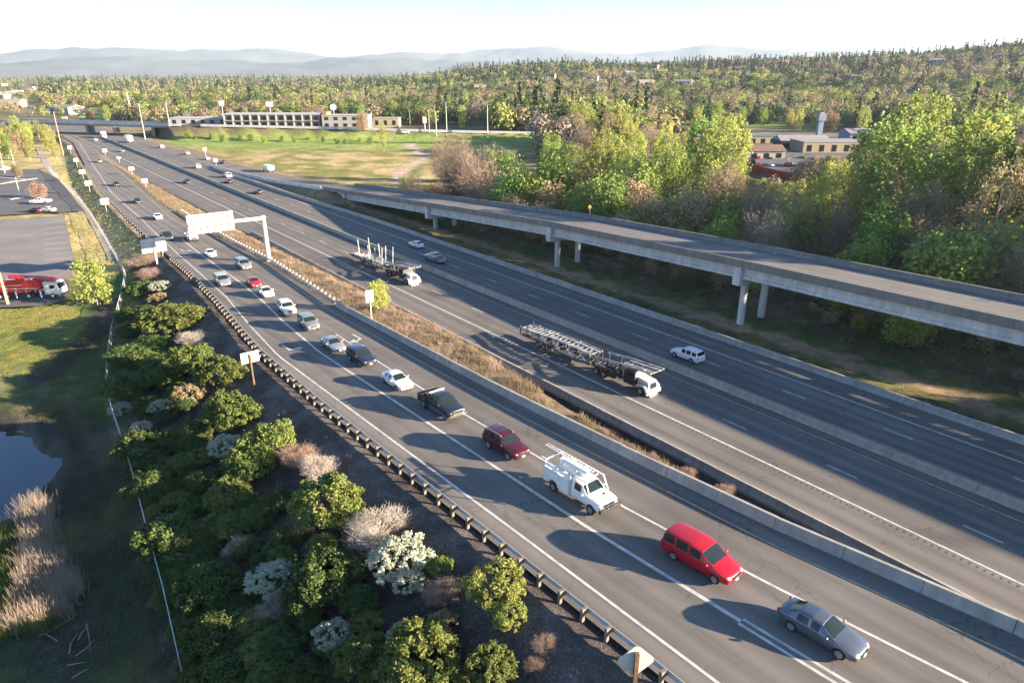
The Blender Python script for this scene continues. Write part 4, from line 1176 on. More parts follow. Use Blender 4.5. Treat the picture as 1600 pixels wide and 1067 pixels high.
for b in BL: bush(*b)
r5 = random.Random(8)
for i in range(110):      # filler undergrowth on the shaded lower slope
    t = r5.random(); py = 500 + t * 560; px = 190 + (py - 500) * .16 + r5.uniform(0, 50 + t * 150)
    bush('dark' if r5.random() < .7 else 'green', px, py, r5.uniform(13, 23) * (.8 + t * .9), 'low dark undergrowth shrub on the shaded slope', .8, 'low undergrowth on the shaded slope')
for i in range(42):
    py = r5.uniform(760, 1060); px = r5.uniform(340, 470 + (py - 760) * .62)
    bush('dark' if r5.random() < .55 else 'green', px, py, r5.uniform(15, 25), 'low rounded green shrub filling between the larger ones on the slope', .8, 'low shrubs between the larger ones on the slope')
# small dry bushes in the narrow strip by the barriers
for i, (px, py, rr) in enumerate(((1020, 712, 8), (1075, 735, 10), (1130, 762, 12), (985, 695, 8), (945, 672, 8))):
    bush('pink', px, py, rr, 'small dry bush against the ramp barrier, %s from the right' % ['fourth', 'second', 'rightmost', 'third', 'fifth'][i] if i != 2 else 'rightmost small dry bush against the ramp barrier')
def slope_weeds(name, n, m, h_, seed, lab, dens=None):
    r = random.Random(seed); out = []
    while len(out) < n:
        s = r.uniform(6, 150); d = itp(GLd, s) - 1.2 - abs(r.gauss(0, 11)) - r.random() * 3
        x, y = xy(s, d)
        if T(x, y) < -1.2 or r.random() > sm(-.25, .3, noise.noise(Vector((x / 2.5, y / 2.5, seed)))): continue
        out.append((x, y, T(x, y)))
    o = tufts(name, out, m, h_, .2, 12, .012, seed, .8); tag(o, lab, 'weeds', None, 'stuff')
# dry grass and brush of the median strip --------------------------------
def tufts(name, pts, m, hgt, spread, blades, wd, seed, lean=.5):
    rs = np.random.RandomState(seed); P_ = np.array(pts); n = len(P_) * blades
    B = np.repeat(P_, blades, 0) + np.concatenate([rs.normal(size=(n, 2)) * spread, np.zeros((n, 1))], 1)
    H = np.repeat(rs.uniform(.5, 1.3, (len(P_), 1)), blades, 0) * hgt * rs.uniform(.5, 1.1, (n, 1))
    D = np.concatenate([rs.normal(size=(n, 2)) * lean, np.ones((n, 1))], 1); D /= np.linalg.norm(D, axis=1, keepdims=True)
    a = rs.uniform(0, 6.28, n); u = np.stack([np.cos(a), np.sin(a), a * 0], 1) * wd
    B[:, 2] -= .05
    Vv = np.stack([B - u, B + u, B + D * H + u * .3, B + D * H - u * .3], 1).reshape(-1, 3)
    me = mesh_np(name, Vv, np.arange(len(Vv)).reshape(-1, 4)); me.materials.append(m); return link(name, me, [])
def pts_in(n, s0, s1, fd0, fd1, seed, dens=None):
    r = random.Random(seed); out = []
    for _ in range(n):
        s = r.uniform(s0, s1); d = r.uniform(fd0(s), fd1(s)); x, y = xy(s, d)
        if dens and r.random() > dens(s, d, x, y): continue
        out.append((x, y, T(x, y)))
    return out
clumpy = lambda s, d, x, y: sm(-.15, .25, noise.noise(Vector((x / 3.2, y / 3.2, 6))) + .1)
upper = lambda s: itp(RP, s) + .5
lim = lambda s: itp(RP, s) + (48.9 - itp(RP, s)) * itp(STRIPT, s)
slope_weeds('slope_weeds', 2300, LM['bare'], .30, 31, 'dead brown weeds and litter over the mulched slope')
slope_weeds('slope_weeds', 2300, LM['deep'], .26, 32, 'low green weeds creeping over the mulched slope')
slope_weeds('slope_weeds', 500, LM['grey'], .24, 33, 'pale dry grass wisps on the mulched slope')
o = tufts('dry_brush', pts_in(5200, 26, 172, upper, lim, 2, clumpy), LM['straw'], .62, .22, 16, .016, 3); tag(o, 'dry straw-coloured grass and brush on the strip between the ramp and the carriageway', 'dry grass', None, 'stuff')
o = tufts('dry_brush', pts_in(1700, 55, 190, upper, lim, 5, lambda s, d, x, y: 1 - clumpy(s, d, x, y)), LM['pink'], .8, .3, 16, .014, 4); tag(o, 'brownish twiggy brush mixed into the grass strip', 'brush', None, 'stuff')
o = tufts('verge_grass', pts_in(3000, 172, 372, lambda s: itp(RP, s) + .6, lambda s: 48.8, 7), LM['straw'], .5, .4, 12, .03, 6); tag(o, 'dry verge grass of the far median', 'dry grass', None, 'stuff')
o = tufts('verge_grass', pts_in(2600, 150, 330, lambda s: itp(GLd, s) - 13, lambda s: itp(GLd, s) - 1.2, 9), leafmat('verge_yellow', (.33, .30, .10), (.44, .38, .17), None, .2), .35, .4, 12, .03, 6); tag(o, 'yellow verge grass left of the far guardrail', 'grass', None, 'stuff')
o = tufts('roadside_weeds', pts_in(2600, -40, 190, lambda s: 82.5, lambda s: 86.5, 13, clumpy), leafmat('weeds', (.11, .13, .04), (.2, .19, .08), None, .2), .28, .25, 12, .02, 6); tag(o, 'weeds and grass at the foot of the viaduct', 'grass', None, 'stuff')
o = tufts('undergrowth', pts_in(3600, -60, 190, lambda s: 94.5, lambda s: 128, 15, lambda s, d, x, y: .25 + .75 * clumpy(s, d, x, y)), LM['deep'], 1.1, .5, 14, .06, 8, .8); tag(o, 'dark green bramble undergrowth beneath and behind the viaduct', 'undergrowth', None, 'stuff')
o = tufts('undergrowth', pts_in(1500, -60, 190, lambda s: 94.5, lambda s: 128, 17, lambda s, d, x, y: 1 - clumpy(s, d, x, y)), LM['bare'], 1.3, .5, 14, .03, 9, .8); tag(o, 'tangled brown brush beneath and behind the viaduct', 'brush', None, 'stuff')
# lit grass on the left, mown short, and rank grass along the fence
def px_pts(n, poly, seed, zdens=None):
    r = random.Random(seed); out = []; P_ = [GT(*p) for p in poly]; xs = [p[0] for p in P_]; ys = [p[1] for p in P_]
    while len(out) < n:
        x, y = r.uniform(min(xs), max(xs)), r.uniform(min(ys), max(ys)); ins = False
        for (a, b), (c, d) in zip([(p[0], p[1]) for p in P_], [(p[0], p[1]) for p in P_[1:] + P_[:1]]):
            if (b > y) != (d > y) and x < (c - a) * (y - b) / (d - b) + a: ins = not ins
        if ins: out.append((x, y, T(x, y)))
    return out
o = tufts('meadow_grass', px_pts(3400, ((-40, 486), (110, 478), (140, 500), (110, 545), (60, 585), (-40, 612)), 3), leafmat('lawn_yellow', (.36, .34, .07), (.46, .42, .13), None, .3), .16, .3, 14, .018, 3, .6); tag(o, 'sunlit yellow-green grass below the red tank truck', 'grass', None, 'stuff')
o = tufts('rank_grass', px_pts(3600, ((140, 500), (178, 520), (165, 640), (220, 830), (270, 1067), (170, 1067), (130, 840), (90, 660), (20, 650), (60, 590)), 4), leafmat('rank', (.09, .11, .035), (.17, .17, .07), (.26, .23, .14), .2), .35, .35, 14, .014, 4, .7); tag(o, 'rank shaded grass between the fence and the pond', 'grass', None, 'stuff')
reed = px_pts(340, ((38, 800), (76, 790), (84, 860), (122, 930), (100, 965), (62, 985), (15, 985), (40, 900)), 6)
o = tufts('dry_reeds', reed, LM['reed'], 1.7, .32, 48, .012, 5, .22); tag(o, 'tall pale dry reeds at the pond edge', 'reeds', None, 'stuff')
o = tufts('green_reeds', px_pts(170, ((-20, 830), (32, 820), (38, 900), (100, 970), (60, 1000), (-30, 1010)), 7), LM['deep'], 1.3, .3, 44, .012, 5, .3); tag(o, 'green reeds around the dry ones', 'reeds', None, 'stuff')
# fallen branches on the mud
fb = MB()
for (x0, y0, x1, y1) in ((60, 995, 115, 965), (122, 1000, 140, 975), (118, 1025, 148, 1000), (105, 1040, 135, 1035), (112, 1060, 140, 1045), (135, 975, 142, 1018), (90, 1002, 62, 990), (108, 1022, 122, 990)):
    a, b = GT(x0, y0), GT(x1, y1); a = Vector(a); b = Vector(b); mid = (a + b) / 2 + Vector((R.uniform(-.2, .2), R.uniform(-.2, .2), .12))
    fb.tube([a + Vector((0, 0, .05)), mid, b + Vector((0, 0, .08))], [.045, .035, .012], 5)
o = fb.build('fallen_branches', M_TWIG); tag(o, 'pale dead branches lying on the dark mud by the pond', 'branches', None, 'stuff')
# ================================================================== vehicles (front = +x)
def wheel_parts(r, wd, rimr):
    t = MB(); t.lathe([(rimr, -wd / 2), (r * .93, -wd / 2), (r, -wd * .36), (r, wd * .36), (r * .93, wd / 2), (rimr, wd / 2)], (0, 0, 0), 'y', 22)
    tm = t.mesh('tyre', True)
    m = MB(); m.lathe([(rimr, wd / 2 - .005), (rimr * .93, wd / 2 - .01), (rimr * .88, wd / 2 - .05), (rimr * .3, wd / 2 - .05)], (0, 0, 0), 'y', 22)
    for k in range(5):
        a = k * 2 * math.pi / 5; m.bar((0, wd / 2 - .025, 0), (math.cos(a) * rimr * .92, wd / 2 - .02, math.sin(a) * rimr * .92), .085, .03, up=(0, 1, 0))
    m.lathe([(rimr * .22, wd / 2 - .005), (.001, wd / 2 - .002)], (0, 0, 0), 'y', 12)
    rm = m.mesh('rim', False)
    return tm, rm
W_CAR = wheel_parts(.33, .21, .215); W_SUV = wheel_parts(.375, .24, .25); W_TRK = wheel_parts(.42, .27, .235); W_BIG = wheel_parts(.51, .30, .29)
def shell(name, st, glass, wheels, wr, crease=.35, rails=False):
    """lofted body; glass = {'windshield': (i,), 'rear_window': (i,), 'side_window': (i,...)} on station intervals"""
    st = list(st); sw = sorted(glass.get('side_window', ())); ns = []; remap = {}
    for i, p_ in enumerate(st):
        remap[i] = len(ns); ns.append(p_)
        if i in sw: ns.append(tuple((a_ + b_) / 2 for a_, b_ in zip(p_, st[i + 1])))
    glass = {k_: tuple(remap[i] for i in v_) for k_, v_ in glass.items()}; st = ns
    V = []; F = []; MI = []
    ring = []
    for (x, w_, zl, zb, wt, zt) in st:
        R_ = [(0, zl), (w_ * .84, zl), (w_ * .97, zl + .11), (w_, (zl + zb) / 2 + .04), (w_ * .975, zb), ((w_ * .975 + wt) / 2 + .012 * (zt - zb > .2), (zb + zt - .055) / 2), (wt, zt - .055), (wt * .8, zt), (0, zt + .02)]
        pts = R_ + [(-p[0], p[1]) for p in R_[7:0:-1]]
        ring.append([len(V) + i for i in range(16)])
        V += [(x, -p[0], p[1]) for p in pts]
    side = []
    for i in range(len(st) - 1):
        for k in range(16):
            F.append((ring[i][k], ring[i][(k + 1) % 16], ring[i + 1][(k + 1) % 16], ring[i + 1][k])); side.append((i, k))
    F.append(tuple(ring[0][::-1])); F.append(tuple(ring[-1])); side += [(-1, -1), (-2, -2)]
    b = bmesh.new(); cl = b.edges.layers.float.new('crease_edge'); cv = b.verts.layers.float.new('crease_vert'); bv = [b.verts.new(v) for v in V]; bf = [b.faces.new([bv[i] for i in f]) for f in F]
    bmesh.ops.recalc_face_normals(b, faces=b.faces)
    for i in range(len(st) - 1):
        for k in (1, 4, 6, 10, 12, 15):
            e = b.edges.get((bv[ring[i][k]], bv[ring[i + 1][k]]))
            if e: e[cl] = crease + (.2 if k in (6, 10) else 0)
    def glassify(sel, th):
        r = bmesh.ops.inset_region(b, faces=sel, thickness=th, depth=-.012, use_even_offset=True)
        for f in sel:
            f.material_index = 1
        # hold the window outline
        for f in sel:
            for e in f.edges:
                if any(g.material_index == 0 for g in e.link_faces):
                    e[cl] = 1.0
                    for v in e.verts:
                        if len([1 for g in v.link_faces if g.material_index == 1]) == 1: v[cv] = 1.0
    for nm, iv in glass.items():
        if nm in ('windshield', 'rear_window'):
            for i in iv: glassify([f for f, s_ in zip(bf, side) if s_[0] == i and s_[1] in (6, 7, 8, 9)], .035)
        else:
            for i in iv:
                for kk in ((4, 5), (10, 11)): glassify([f for f, s_ in zip(bf, side) if s_[0] in (i, i + 1) and s_[1] in kk], .04)
    me = bpy.data.meshes.new(name + '_cage'); b.to_mesh(me); b.free()
    o = bpy.data.objects.new('tmp', me); COL.objects.link(o)
    for m in (M_TRIM, M_GLASS, M_BLACK): me.materials.append(m)
    sbs = o.modifiers.new('s', 'SUBSURF'); sbs.levels = 2; sbs.render_levels = 2
    cut = MB(); cut.cur = 2
    for (wx, wy) in wheels: cut.lathe([(.0001, -.16), (wr, -.16), (wr, .34), (.0001, .34)], (wx, wy if wy > 0 else wy - .18, 0), 'y', 24)
    cme = cut.mesh('cut'); [cme.materials.append(m) for m in (M_TRIM, M_GLASS, M_BLACK)]
    for v in cme.vertices: v.co.z += wr - .06
    co = bpy.data.objects.new('cut', cme); COL.objects.link(co)
    bo = o.modifiers.new('b', 'BOOLEAN'); bo.operation = 'DIFFERENCE'; bo.object = co; bo.solver = 'EXACT'
    dg = bpy.context.evaluated_depsgraph_get(); dg.update()
    ev = bpy.data.meshes.new_from_object(o.evaluated_get(dg))
    for q in (o, co): bpy.data.objects.remove(q)
    # split by material: panes leave the body
    b = bmesh.new(); b.from_mesh(ev); b.faces.ensure_lookup_table()
    gf = [f for f in b.faces if f.material_index == 1]; seen = set(); isl = []
    for f in gf:
        if f.index in seen: continue
        st_ = [f]; seen.add(f.index); cur = []
        while st_:
            g = st_.pop(); cur.append(g.index)
            for e in g.edges:
                for h in e.link_faces:
                    if h.material_index == 1 and h.index not in seen: seen.add(h.index); st_.append(h)
        isl.append(cur)
    panes = []
    for cur in isl:
        vs = {}; fv = []; 
        for i in cur:
            f = b.faces[i]; q = []
            for v in f.verts:
                if v.index not in vs: vs[v.index] = (len(vs), tuple(v.co))
                q.append(vs[v.index][0])
            fv.append(q)
        co_ = [p for _, p in sorted(vs.values())]
        pm = bpy.data.meshes.new('pane'); pm.from_pydata(co_, [], fv); pm.update()
        for p in pm.polygons: p.use_smooth = True
        c = sum((Vector(p) for p in co_), Vector()) / len(co_)
        nmz = 'side_window' if abs(c.y) > .35 else ('windshield' if c.x > 0 else 'rear_window')
        pm.name = nmz; pm.materials.append(M_GLASS); panes.append((nmz, pm))
    bmesh.ops.delete(b, geom=gf, context='FACES')
    for f in b.faces:
        f.smooth = True
        f.material_index = 1 if f.material_index == 2 else 0
    for e in b.edges:
        if len(e.link_faces) == 2 and e.calc_face_angle(0) > math.radians(42): e.smooth = False
    body = bpy.data.meshes.new('body'); b.to_mesh(body); b.free(); bpy.data.meshes.remove(ev)
    body.materials.clear(); body.materials.append(M_TRIM); body.materials.append(M_TRIM)
    return body, panes
SPEC = {}
def spec(kind, st, glass, L, Wd, wx, ty, wset, wr, zh, gr, extra=None):
    wy = Wd / 2 - .10
    body, panes = shell(kind, st, glass, [(wx[0], wy), (wx[0], -wy), (wx[1], wy), (wx[1], -wy)], wr + .05)
    parts = []   # (name, mesh, matrix-ish loc, rot)
    hl = MB(); hl.ell((0, 0, 0), (.13, .21, .075), 10, 6); hlm = hl.mesh('headlight', True); hlm.materials.append(M_HEAD)
    tl = MB(); tl.ell((0, 0, 0), (.09, .14, .12), 8, 6); tlm = tl.mesh('tail_light', True); tlm.materials.append(M_TAIL)
    g = MB(); g.box((0, 0, 0), (.07, gr[0], gr[1]));
    gm = g.mesh('grille'); gm.materials.append(M_TRIM)
    lo = MB(); lo.box((0, 0, 0), (.07, gr[0] * 1.05, .11)); lom = lo.mesh('air_intake'); lom.materials.append(M_TRIM)
    pl = MB(); pl.box((0, 0, 0), (.02, .31, .15)); plm = pl.mesh('number_plate'); plm.materials.append(M_PLATE)
    mi = MB(); mi.ell((0, 0, 0), (.07, .12, .08), 8, 6); mi.box((.02, -.12, -.03), (.05, .12, .04)); mim = mi.mesh('mirror', True)
    hd = MB(); hd.box((0, 0, 0), (.17, .03, .03)); hdm = hd.mesh('door_handle')
    wp = MB(); 
    for y_ in (-.32, .12): wp.bar((-.02, y_, 0), (-.30, y_ + .42, .19), .025, .012)
    wpm = wp.mesh('wiper'); wpm.materials.append(M_TRIM)
    SPEC[kind] = dict(body=body, panes=panes, L=L, W=Wd, wx=wx, wy=Wd / 2 - .115, wset=wset, wr=wr, st=st, hl=hlm, tl=tlm, gm=gm, lom=lom, plm=plm, mim=mim, hdm=hdm, zh=zh, gr=gr, extra=extra)
SED = [(2.32, 0.6, 0.32, 0.5, 0.46, 0.56), (2.22, 0.8, 0.24, 0.62, 0.6, 0.68), (1.9, 0.875, 0.2, 0.72, 0.68, 0.8), (1.45, 0.9, 0.2, 0.8, 0.74, 0.89), (0.98, 0.905, 0.2, 0.87, 0.76, 0.96), (0.22, 0.905, 0.2, 0.92, 0.63, 1.39), (-0.35, 0.905, 0.2, 0.94, 0.65, 1.45), (-0.42, 0.905, 0.2, 0.94, 0.65, 1.45), (-1.15, 0.905, 0.2, 0.96, 0.61, 1.38), (-1.78, 0.89, 0.24, 0.96, 0.7, 1.05), (-2.12, 0.86, 0.28, 0.92, 0.68, 1.02), (-2.3, 0.76, 0.34, 0.8, 0.6, 0.88)]
spec('sedan', SED, {'windshield': (4,), 'rear_window': (8,), 'side_window': (5, 7)}, 4.64, 1.81, (1.38, -1.34), 0, W_CAR, .33, .63, (.75, .10))
SUVS = [(2.36, 0.66, 0.38, 0.7, 0.52, 0.78), (2.24, 0.86, 0.3, 0.84, 0.66, 0.92), (1.9, 0.91, 0.27, 0.93, 0.74, 1.0), (1.2, 0.93, 0.26, 1.0, 0.78, 1.09), (0.98, 0.93, 0.26, 1.02, 0.8, 1.13), (0.38, 0.93, 0.26, 1.06, 0.78, 1.65), (-0.35, 0.93, 0.26, 1.08, 0.8, 1.75), (-0.42, 0.93, 0.26, 1.08, 0.8, 1.75), (-1.2, 0.93, 0.26, 1.1, 0.79, 1.74), (-1.28, 0.93, 0.26, 1.1, 0.79, 1.74), (-2.08, 0.92, 0.28, 1.12, 0.74, 1.68), (-2.27, 0.9, 0.32, 1.08, 0.74, 1.18), (-2.36, 0.82, 0.38, 0.88, 0.7, 0.96)]
spec('suv', SUVS, {'windshield': (4,), 'rear_window': (10,), 'side_window': (5, 7, 9)}, 4.75, 1.87, (1.42, -1.36), 0, W_SUV, .375, .80, (.85, .17))
VANS = [(2.56, 0.66, 0.34, 0.6, 0.5, 0.66), (2.45, 0.88, 0.26, 0.74, 0.66, 0.82), (2.1, 0.96, 0.22, 0.88, 0.76, 0.95), (1.6, 0.985, 0.2, 0.98, 0.82, 1.06), (1.36, 0.99, 0.2, 1.01, 0.83, 1.13), (0.52, 0.995, 0.2, 1.06, 0.83, 1.69), (-0.35, 0.995, 0.2, 1.08, 0.85, 1.81), (-0.43, 0.995, 0.2, 1.08, 0.85, 1.81), (-1.4, 0.995, 0.2, 1.09, 0.84, 1.81), (-1.48, 0.995, 0.2, 1.09, 0.84, 1.81), (-2.36, 0.98, 0.24, 1.1, 0.81, 1.76), (-2.52, 0.95, 0.3, 1.05, 0.78, 1.15), (-2.58, 0.88, 0.36, 0.88, 0.74, 0.95)]
spec('minivan', VANS, {'windshield': (4,), 'rear_window': (10,), 'side_window': (5, 7, 9)}, 5.15, 1.99, (1.60, -1.48), 0, W_CAR, .345, .74, (.85, .13))
PICK = [(2.9, 0.74, 0.52, 0.88, 0.62, 0.98), (2.8, 0.96, 0.46, 1.02, 0.8, 1.12), (2.4, 0.985, 0.42, 1.08, 0.86, 1.17), (1.75, 0.99, 0.42, 1.12, 0.88, 1.22), (1.48, 0.99, 0.42, 1.15, 0.88, 1.27), (0.88, 0.99, 0.42, 1.2, 0.8, 1.8), (0.15, 0.99, 0.42, 1.22, 0.82, 1.9), (0.07, 0.99, 0.42, 1.22, 0.82, 1.9), (-0.72, 0.99, 0.42, 1.22, 0.81, 1.87), (-0.92, 0.985, 0.44, 1.2, 0.76, 1.4), (-0.97, 0.96, 0.48, 1.15, 0.74, 1.3)]
spec('pickup', PICK, {'windshield': (4,), 'rear_window': (8,), 'side_window': (5, 7)}, 5.85, 2.0, (2.02, -1.75), 0, W_TRK, .40, .92, (1.1, .28))
UTIL = [(2.95, 0.8, 0.55, 0.92, 0.7, 1.06), (2.86, 0.98, 0.5, 1.08, 0.86, 1.2), (2.4, 1.0, 0.46, 1.16, 0.9, 1.26), (1.85, 1.0, 0.46, 1.2, 0.9, 1.32), (1.6, 1.0, 0.46, 1.23, 0.9, 1.37), (1.02, 1.0, 0.46, 1.28, 0.81, 1.9), (0.25, 1.0, 0.46, 1.3, 0.83, 2.0), (-0.02, 1.0, 0.46, 1.3, 0.83, 1.99), (-0.1, 0.99, 0.48, 1.28, 0.83, 1.96)]
spec('utility', UTIL, {'windshield': (4,), 'side_window': (5,)}, 6.2, 2.05, (2.05, -2.0), 0, W_TRK, .42, .98, (1.1, .30))
def top_at(st, x):
    T_ = sorted((p[0], p[5]) for p in st); return itp(T_, x)
CARN = 0
def vehicle(kind, s, d, label, cat, pm, toward=True, head=None, fz=ZRF, rack=False, name=None, detail=True, group=None, trim=None, bed_open=True, pitch=True, xyz=None, scale=1.0):
    S = SPEC[kind]
    if xyz is None:
        x, y = xy(s, d); z = fz(s, d)
        sg = -1 if toward else 1
        x2, y2 = xy(s + sg, d + (0 if head is None else head)); v = Vector((x2 - x, y2 - y, fz(s + sg, d) - z)).normalized()
    else:
        x, y, z = xyz; v = Vector((math.cos(head), math.sin(head), 0))
    lab_name = name or {'sedan': 'sedan', 'suv': 'sport_utility_vehicle', 'minivan': 'minivan', 'pickup': 'pickup_truck', 'utility': 'utility_truck'}[kind]
    root = empty(lab_name, (x, y, z)); tag(root, label, cat, group)
    left = Vector((0, 0, 1)).cross(v).normalized(); up = v.cross(left)
    root.matrix_world = Matrix.Translation((x, y, z + .008)) @ Matrix(((v.x, left.x, up.x), (v.y, left.y, up.y), (v.z, left.z, up.z))).to_4x4() @ Matrix.Diagonal((scale, scale, scale, 1))
    def put(nm, me, loc=(0, 0, 0), rot=None, m=None, par=None, sc_=None):
        o = bpy.data.objects.new(nm, me); COL.objects.link(o); o.parent = par or root; o.location = loc
        if rot: o.rotation_euler = rot
        if sc_: o.scale = sc_
        if m is not None:
            if len(me.materials) == 0: me.materials.append(m)
            o.material_slots[0].link = 'OBJECT'; o.material_slots[0].material = m
        return o
    body = put('body', S['body'], m=pm)
    for nm, me in S['panes']: put(nm, me)
    tm, rm = S['wset']; r = S['wr']
    for wx in S['wx']:
        for sg in (1, -1):
            wl = put('wheel', tm, (wx, sg * S['wy'], r), (0, 0, 0 if sg > 0 else math.pi), M_BLACK); put('rim', rm, par=wl, m=M_RIM)
    L2_ = S['L'] / 2; st = S['st']; x0 = st[0][0]; xr = st[-1][0]; w1 = st[1][1]
    if kind in ('pickup', 'utility'): xr = -L2_
    if detail:
        zh = S['zh']
        for sg in (1, -1):
            put('headlight', S['hl'], (st[1][0] - .06, sg * (w1 - .21), zh - .02), (0, .35, sg * .45))
            if kind not in ('pickup', 'utility'): put('tail_light', S['tl'], (xr + .07, sg * (st[-1][1] - .08), st[-1][3] + .06))
            xm = st[4][0] - .28
            put('mirror', S['mim'], (xm, sg * (st[4][1] + .10), st[4][3] + .12), (0, 0, 0 if sg > 0 else math.pi), pm if trim is None else trim)
        put('grille', S['gm'], (x0 - .015, 0, zh - .06)); put('air_intake', S['lom'], (x0 - .03, 0, st[0][2] + .10))
        put('number_plate', S['plm'], (x0 + .03, 0, st[0][2] + .13))
        if kind not in ('pickup', 'utility'): put('number_plate', S['plm'], (xr - .012, 0, st[-1][3] - .06))
        if kind in ('sedan', 'suv', 'minivan'):
            for sg in (1, -1):
                for hx in ((.05, -.95) if kind == 'sedan' else (.1, -.85)):
                    put('door_handle', S['hdm'], (hx, sg * (st[6][1] + .002), st[6][3] - .10), m=pm)
    if detail and kind in ('sedan', 'suv', 'minivan', 'pickup'):
        q = MB()
        for sg in (1, -1):
            for xx in {'sedan': (1.02, -.385, -1.12), 'suv': (1.0, -.385, -1.2), 'minivan': (1.36, -.39, -1.45), 'pickup': (1.45, .11, -.78)}[kind]:
                w_ = itp(sorted((p[0], p[1]) for p in S['st']), xx); zb_ = itp(sorted((p[0], p[3]) for p in S['st']), xx); zl_ = itp(sorted((p[0], p[2]) for p in S['st']), xx)
                q.bar((xx, sg * (w_ - .004), zl_ + .16), (xx, sg * (w_ - .002), (zl_ + zb_) / 2 + .04), .018, .012); q.bar((xx, sg * (w_ - .002), (zl_ + zb_) / 2 + .04), (xx, sg * (w_ * .975 - .002), zb_ - .02), .018, .012)
        put('door_seam', q.mesh('door_seam'), m=M_TRIM)
    if rack:
        for sg in (1, -1):
            q = MB(); q.bar((.25, sg * .66, 1.76), (-1.8, sg * .64, 1.74), .035, .03)
            for xx in (.2, -.8, -1.75): q.bar((xx, sg * .655, 1.64), (xx, sg * .655, 1.76), .04)
            q.build('roof_rail', M_STEEL, root)
    if kind == 'pickup':
        q = MB()
        for sg in (1, -1):
            q.extrude([(-2.86, .5), (-2.22, .5), (-2.18, .75), (-2.0, .95), (-1.75, 1.0), (-1.5, .95), (-1.32, .75), (-1.28, .5), (-.99, .5), (-.99, 1.24), (-2.9, 1.22)], sg * .86 - .045 + sg * .085, sg * .86 + .045 + sg * .085)
        q.box((-2.88, 0, .93), (.07, 1.8, .58)); q.box((-1.02, 0, .95), (.06, 1.8, .56))
        put('bed', q.mesh('bed'), m=pm)
        q = MB(); q.box((-1.95, 0, .66), (1.85, 1.72, .06)); put('bed_floor', q.mesh('bed_floor'), m=M_TRIM)
        q = MB(); q.box((-2.98, 0, .60), (.16, 1.85, .2)); put('bumper', q.mesh('bumper'), m=M_CHROME)
        q = MB(); q.box((2.93, 0, .62), (.16, 1.9, .22)); put('bumper', q.mesh('bumper'), m=M_CHROME)
        for sg in (1, -1):
            q = MB(); q.box((-2.9, sg * .9, 1.02), (.08, .12, .34)); put('tail_light', q.mesh('tail_light'), m=M_TAIL)
            q = MB(); q.bar((1.5, sg * .98, .42), (-1.1, sg * .98, .42), .14, .06); put('side_step', q.mesh('side_step'), m=M_CHROME)
    return root, put, S
RT = dict(toward=True)
P_GB = paint('paint_grey_blue', (.13, .155, .19), .55, .3); P_RED = paint('paint_red', (.38, .008, .018), .1, .25); P_WH = paint('paint_white', (.72, .73, .74), 0, .3)
P_MAR = paint('paint_maroon', (.085, .010, .018), .35, .3); P_DGR = paint('paint_dark_grey', (.035, .04, .05), .5, .3); P_SIL = paint('paint_silver', (.38, .40, .42), .6, .32)
P_SILG = paint('paint_silver_green', (.30, .33, .31), .5, .35); P_BLU = paint('paint_dark_blue', (.035, .045, .075), .5, .3); P_BLK = paint('paint_black', (.012, .013, .016), .1, .3)
P_TAN = paint('paint_tan', (.35, .31, .25), .4, .35)
VQ = [
 ('sedan', 1286, 979, 'grey-blue four-door sedan, nearest car of the queue at the bottom right', 'car', P_GB, {}),
 ('minivan', 1097, 868, 'bright red minivan in the queue between the grey-blue sedan and the white utility truck', 'minivan', P_RED, {}),
 ('utility', 908, 762, 'white utility truck with ladder rack and service body', 'truck', P_WH, {}),
 ('suv', 791, 693, 'dark maroon sport utility vehicle with roof rails behind the white utility truck', 'car', P_MAR, dict(rack=True)),
 ('pickup', 690, 631, 'dark crew-cab pickup with tilted black bed cover and chrome bumper', 'pickup truck', P_DGR, {}),
 ('sedan', 620, 592, 'clean white sedan following the dark pickup with the tilted bed cover', 'car', P_WH, {}),
 ('suv', 565, 557, 'dark blue-black crossover in the queue just behind the clean white sedan', 'car', P_BLU, {}),
 ('sedan', 520, 536, 'silver sedan behind the dark blue-black crossover', 'car', P_SIL, {}),
 ('suv', 482, 504, 'silver-green boxy off-roader in the queue behind the silver sedan', 'car', P_SILG, {}),
 ('suv', 448, 481, 'white sport utility vehicle with roof rails in the queue, behind the silver-green one', 'car', P_WH, dict(rack=True)),
 ('sedan', 415, 455, 'white sedan in front of the small red car on the ramp', 'car', P_WH, {}),
 ('sedan', 396, 440, 'small red car half hidden behind a white sedan on the ramp', 'car', P_RED, {}),
 ('minivan', 347, 438, 'silver van alone in the left lane of the ramp', 'van', P_SIL, {}),
 ('minivan', 380, 413, 'pale silver-white minivan near the foot of the gantry post', 'minivan', P_SIL, {}),
 ('sedan', 328, 395, 'white car below the big gantry sign', 'car', P_WH, {}),
 ('pickup', 299, 370, 'white pickup directly beneath the left end of the gantry sign', 'pickup truck', P_WH, {}),
 ('pickup', 260, 369, 'dark pickup in the left lane beside the large roadside sign', 'pickup truck', P_BLK, {}),
 ('sedan', 246, 338, 'white car on the ramp upstream of the gantry sign', 'car', P_WH, {}),
 ('sedan', 214, 313, 'dark car on the ramp lane beyond the gantry, nearer one', 'car', P_BLK, {}),
 ('sedan', 181, 287, 'dark car on the ramp lane beyond the gantry, farther one', 'car', P_BLK, {}),
 ('sedan', 155, 251, 'tiny pale car, farthest one on the left roadway', 'car', P_TAN, {}),
]
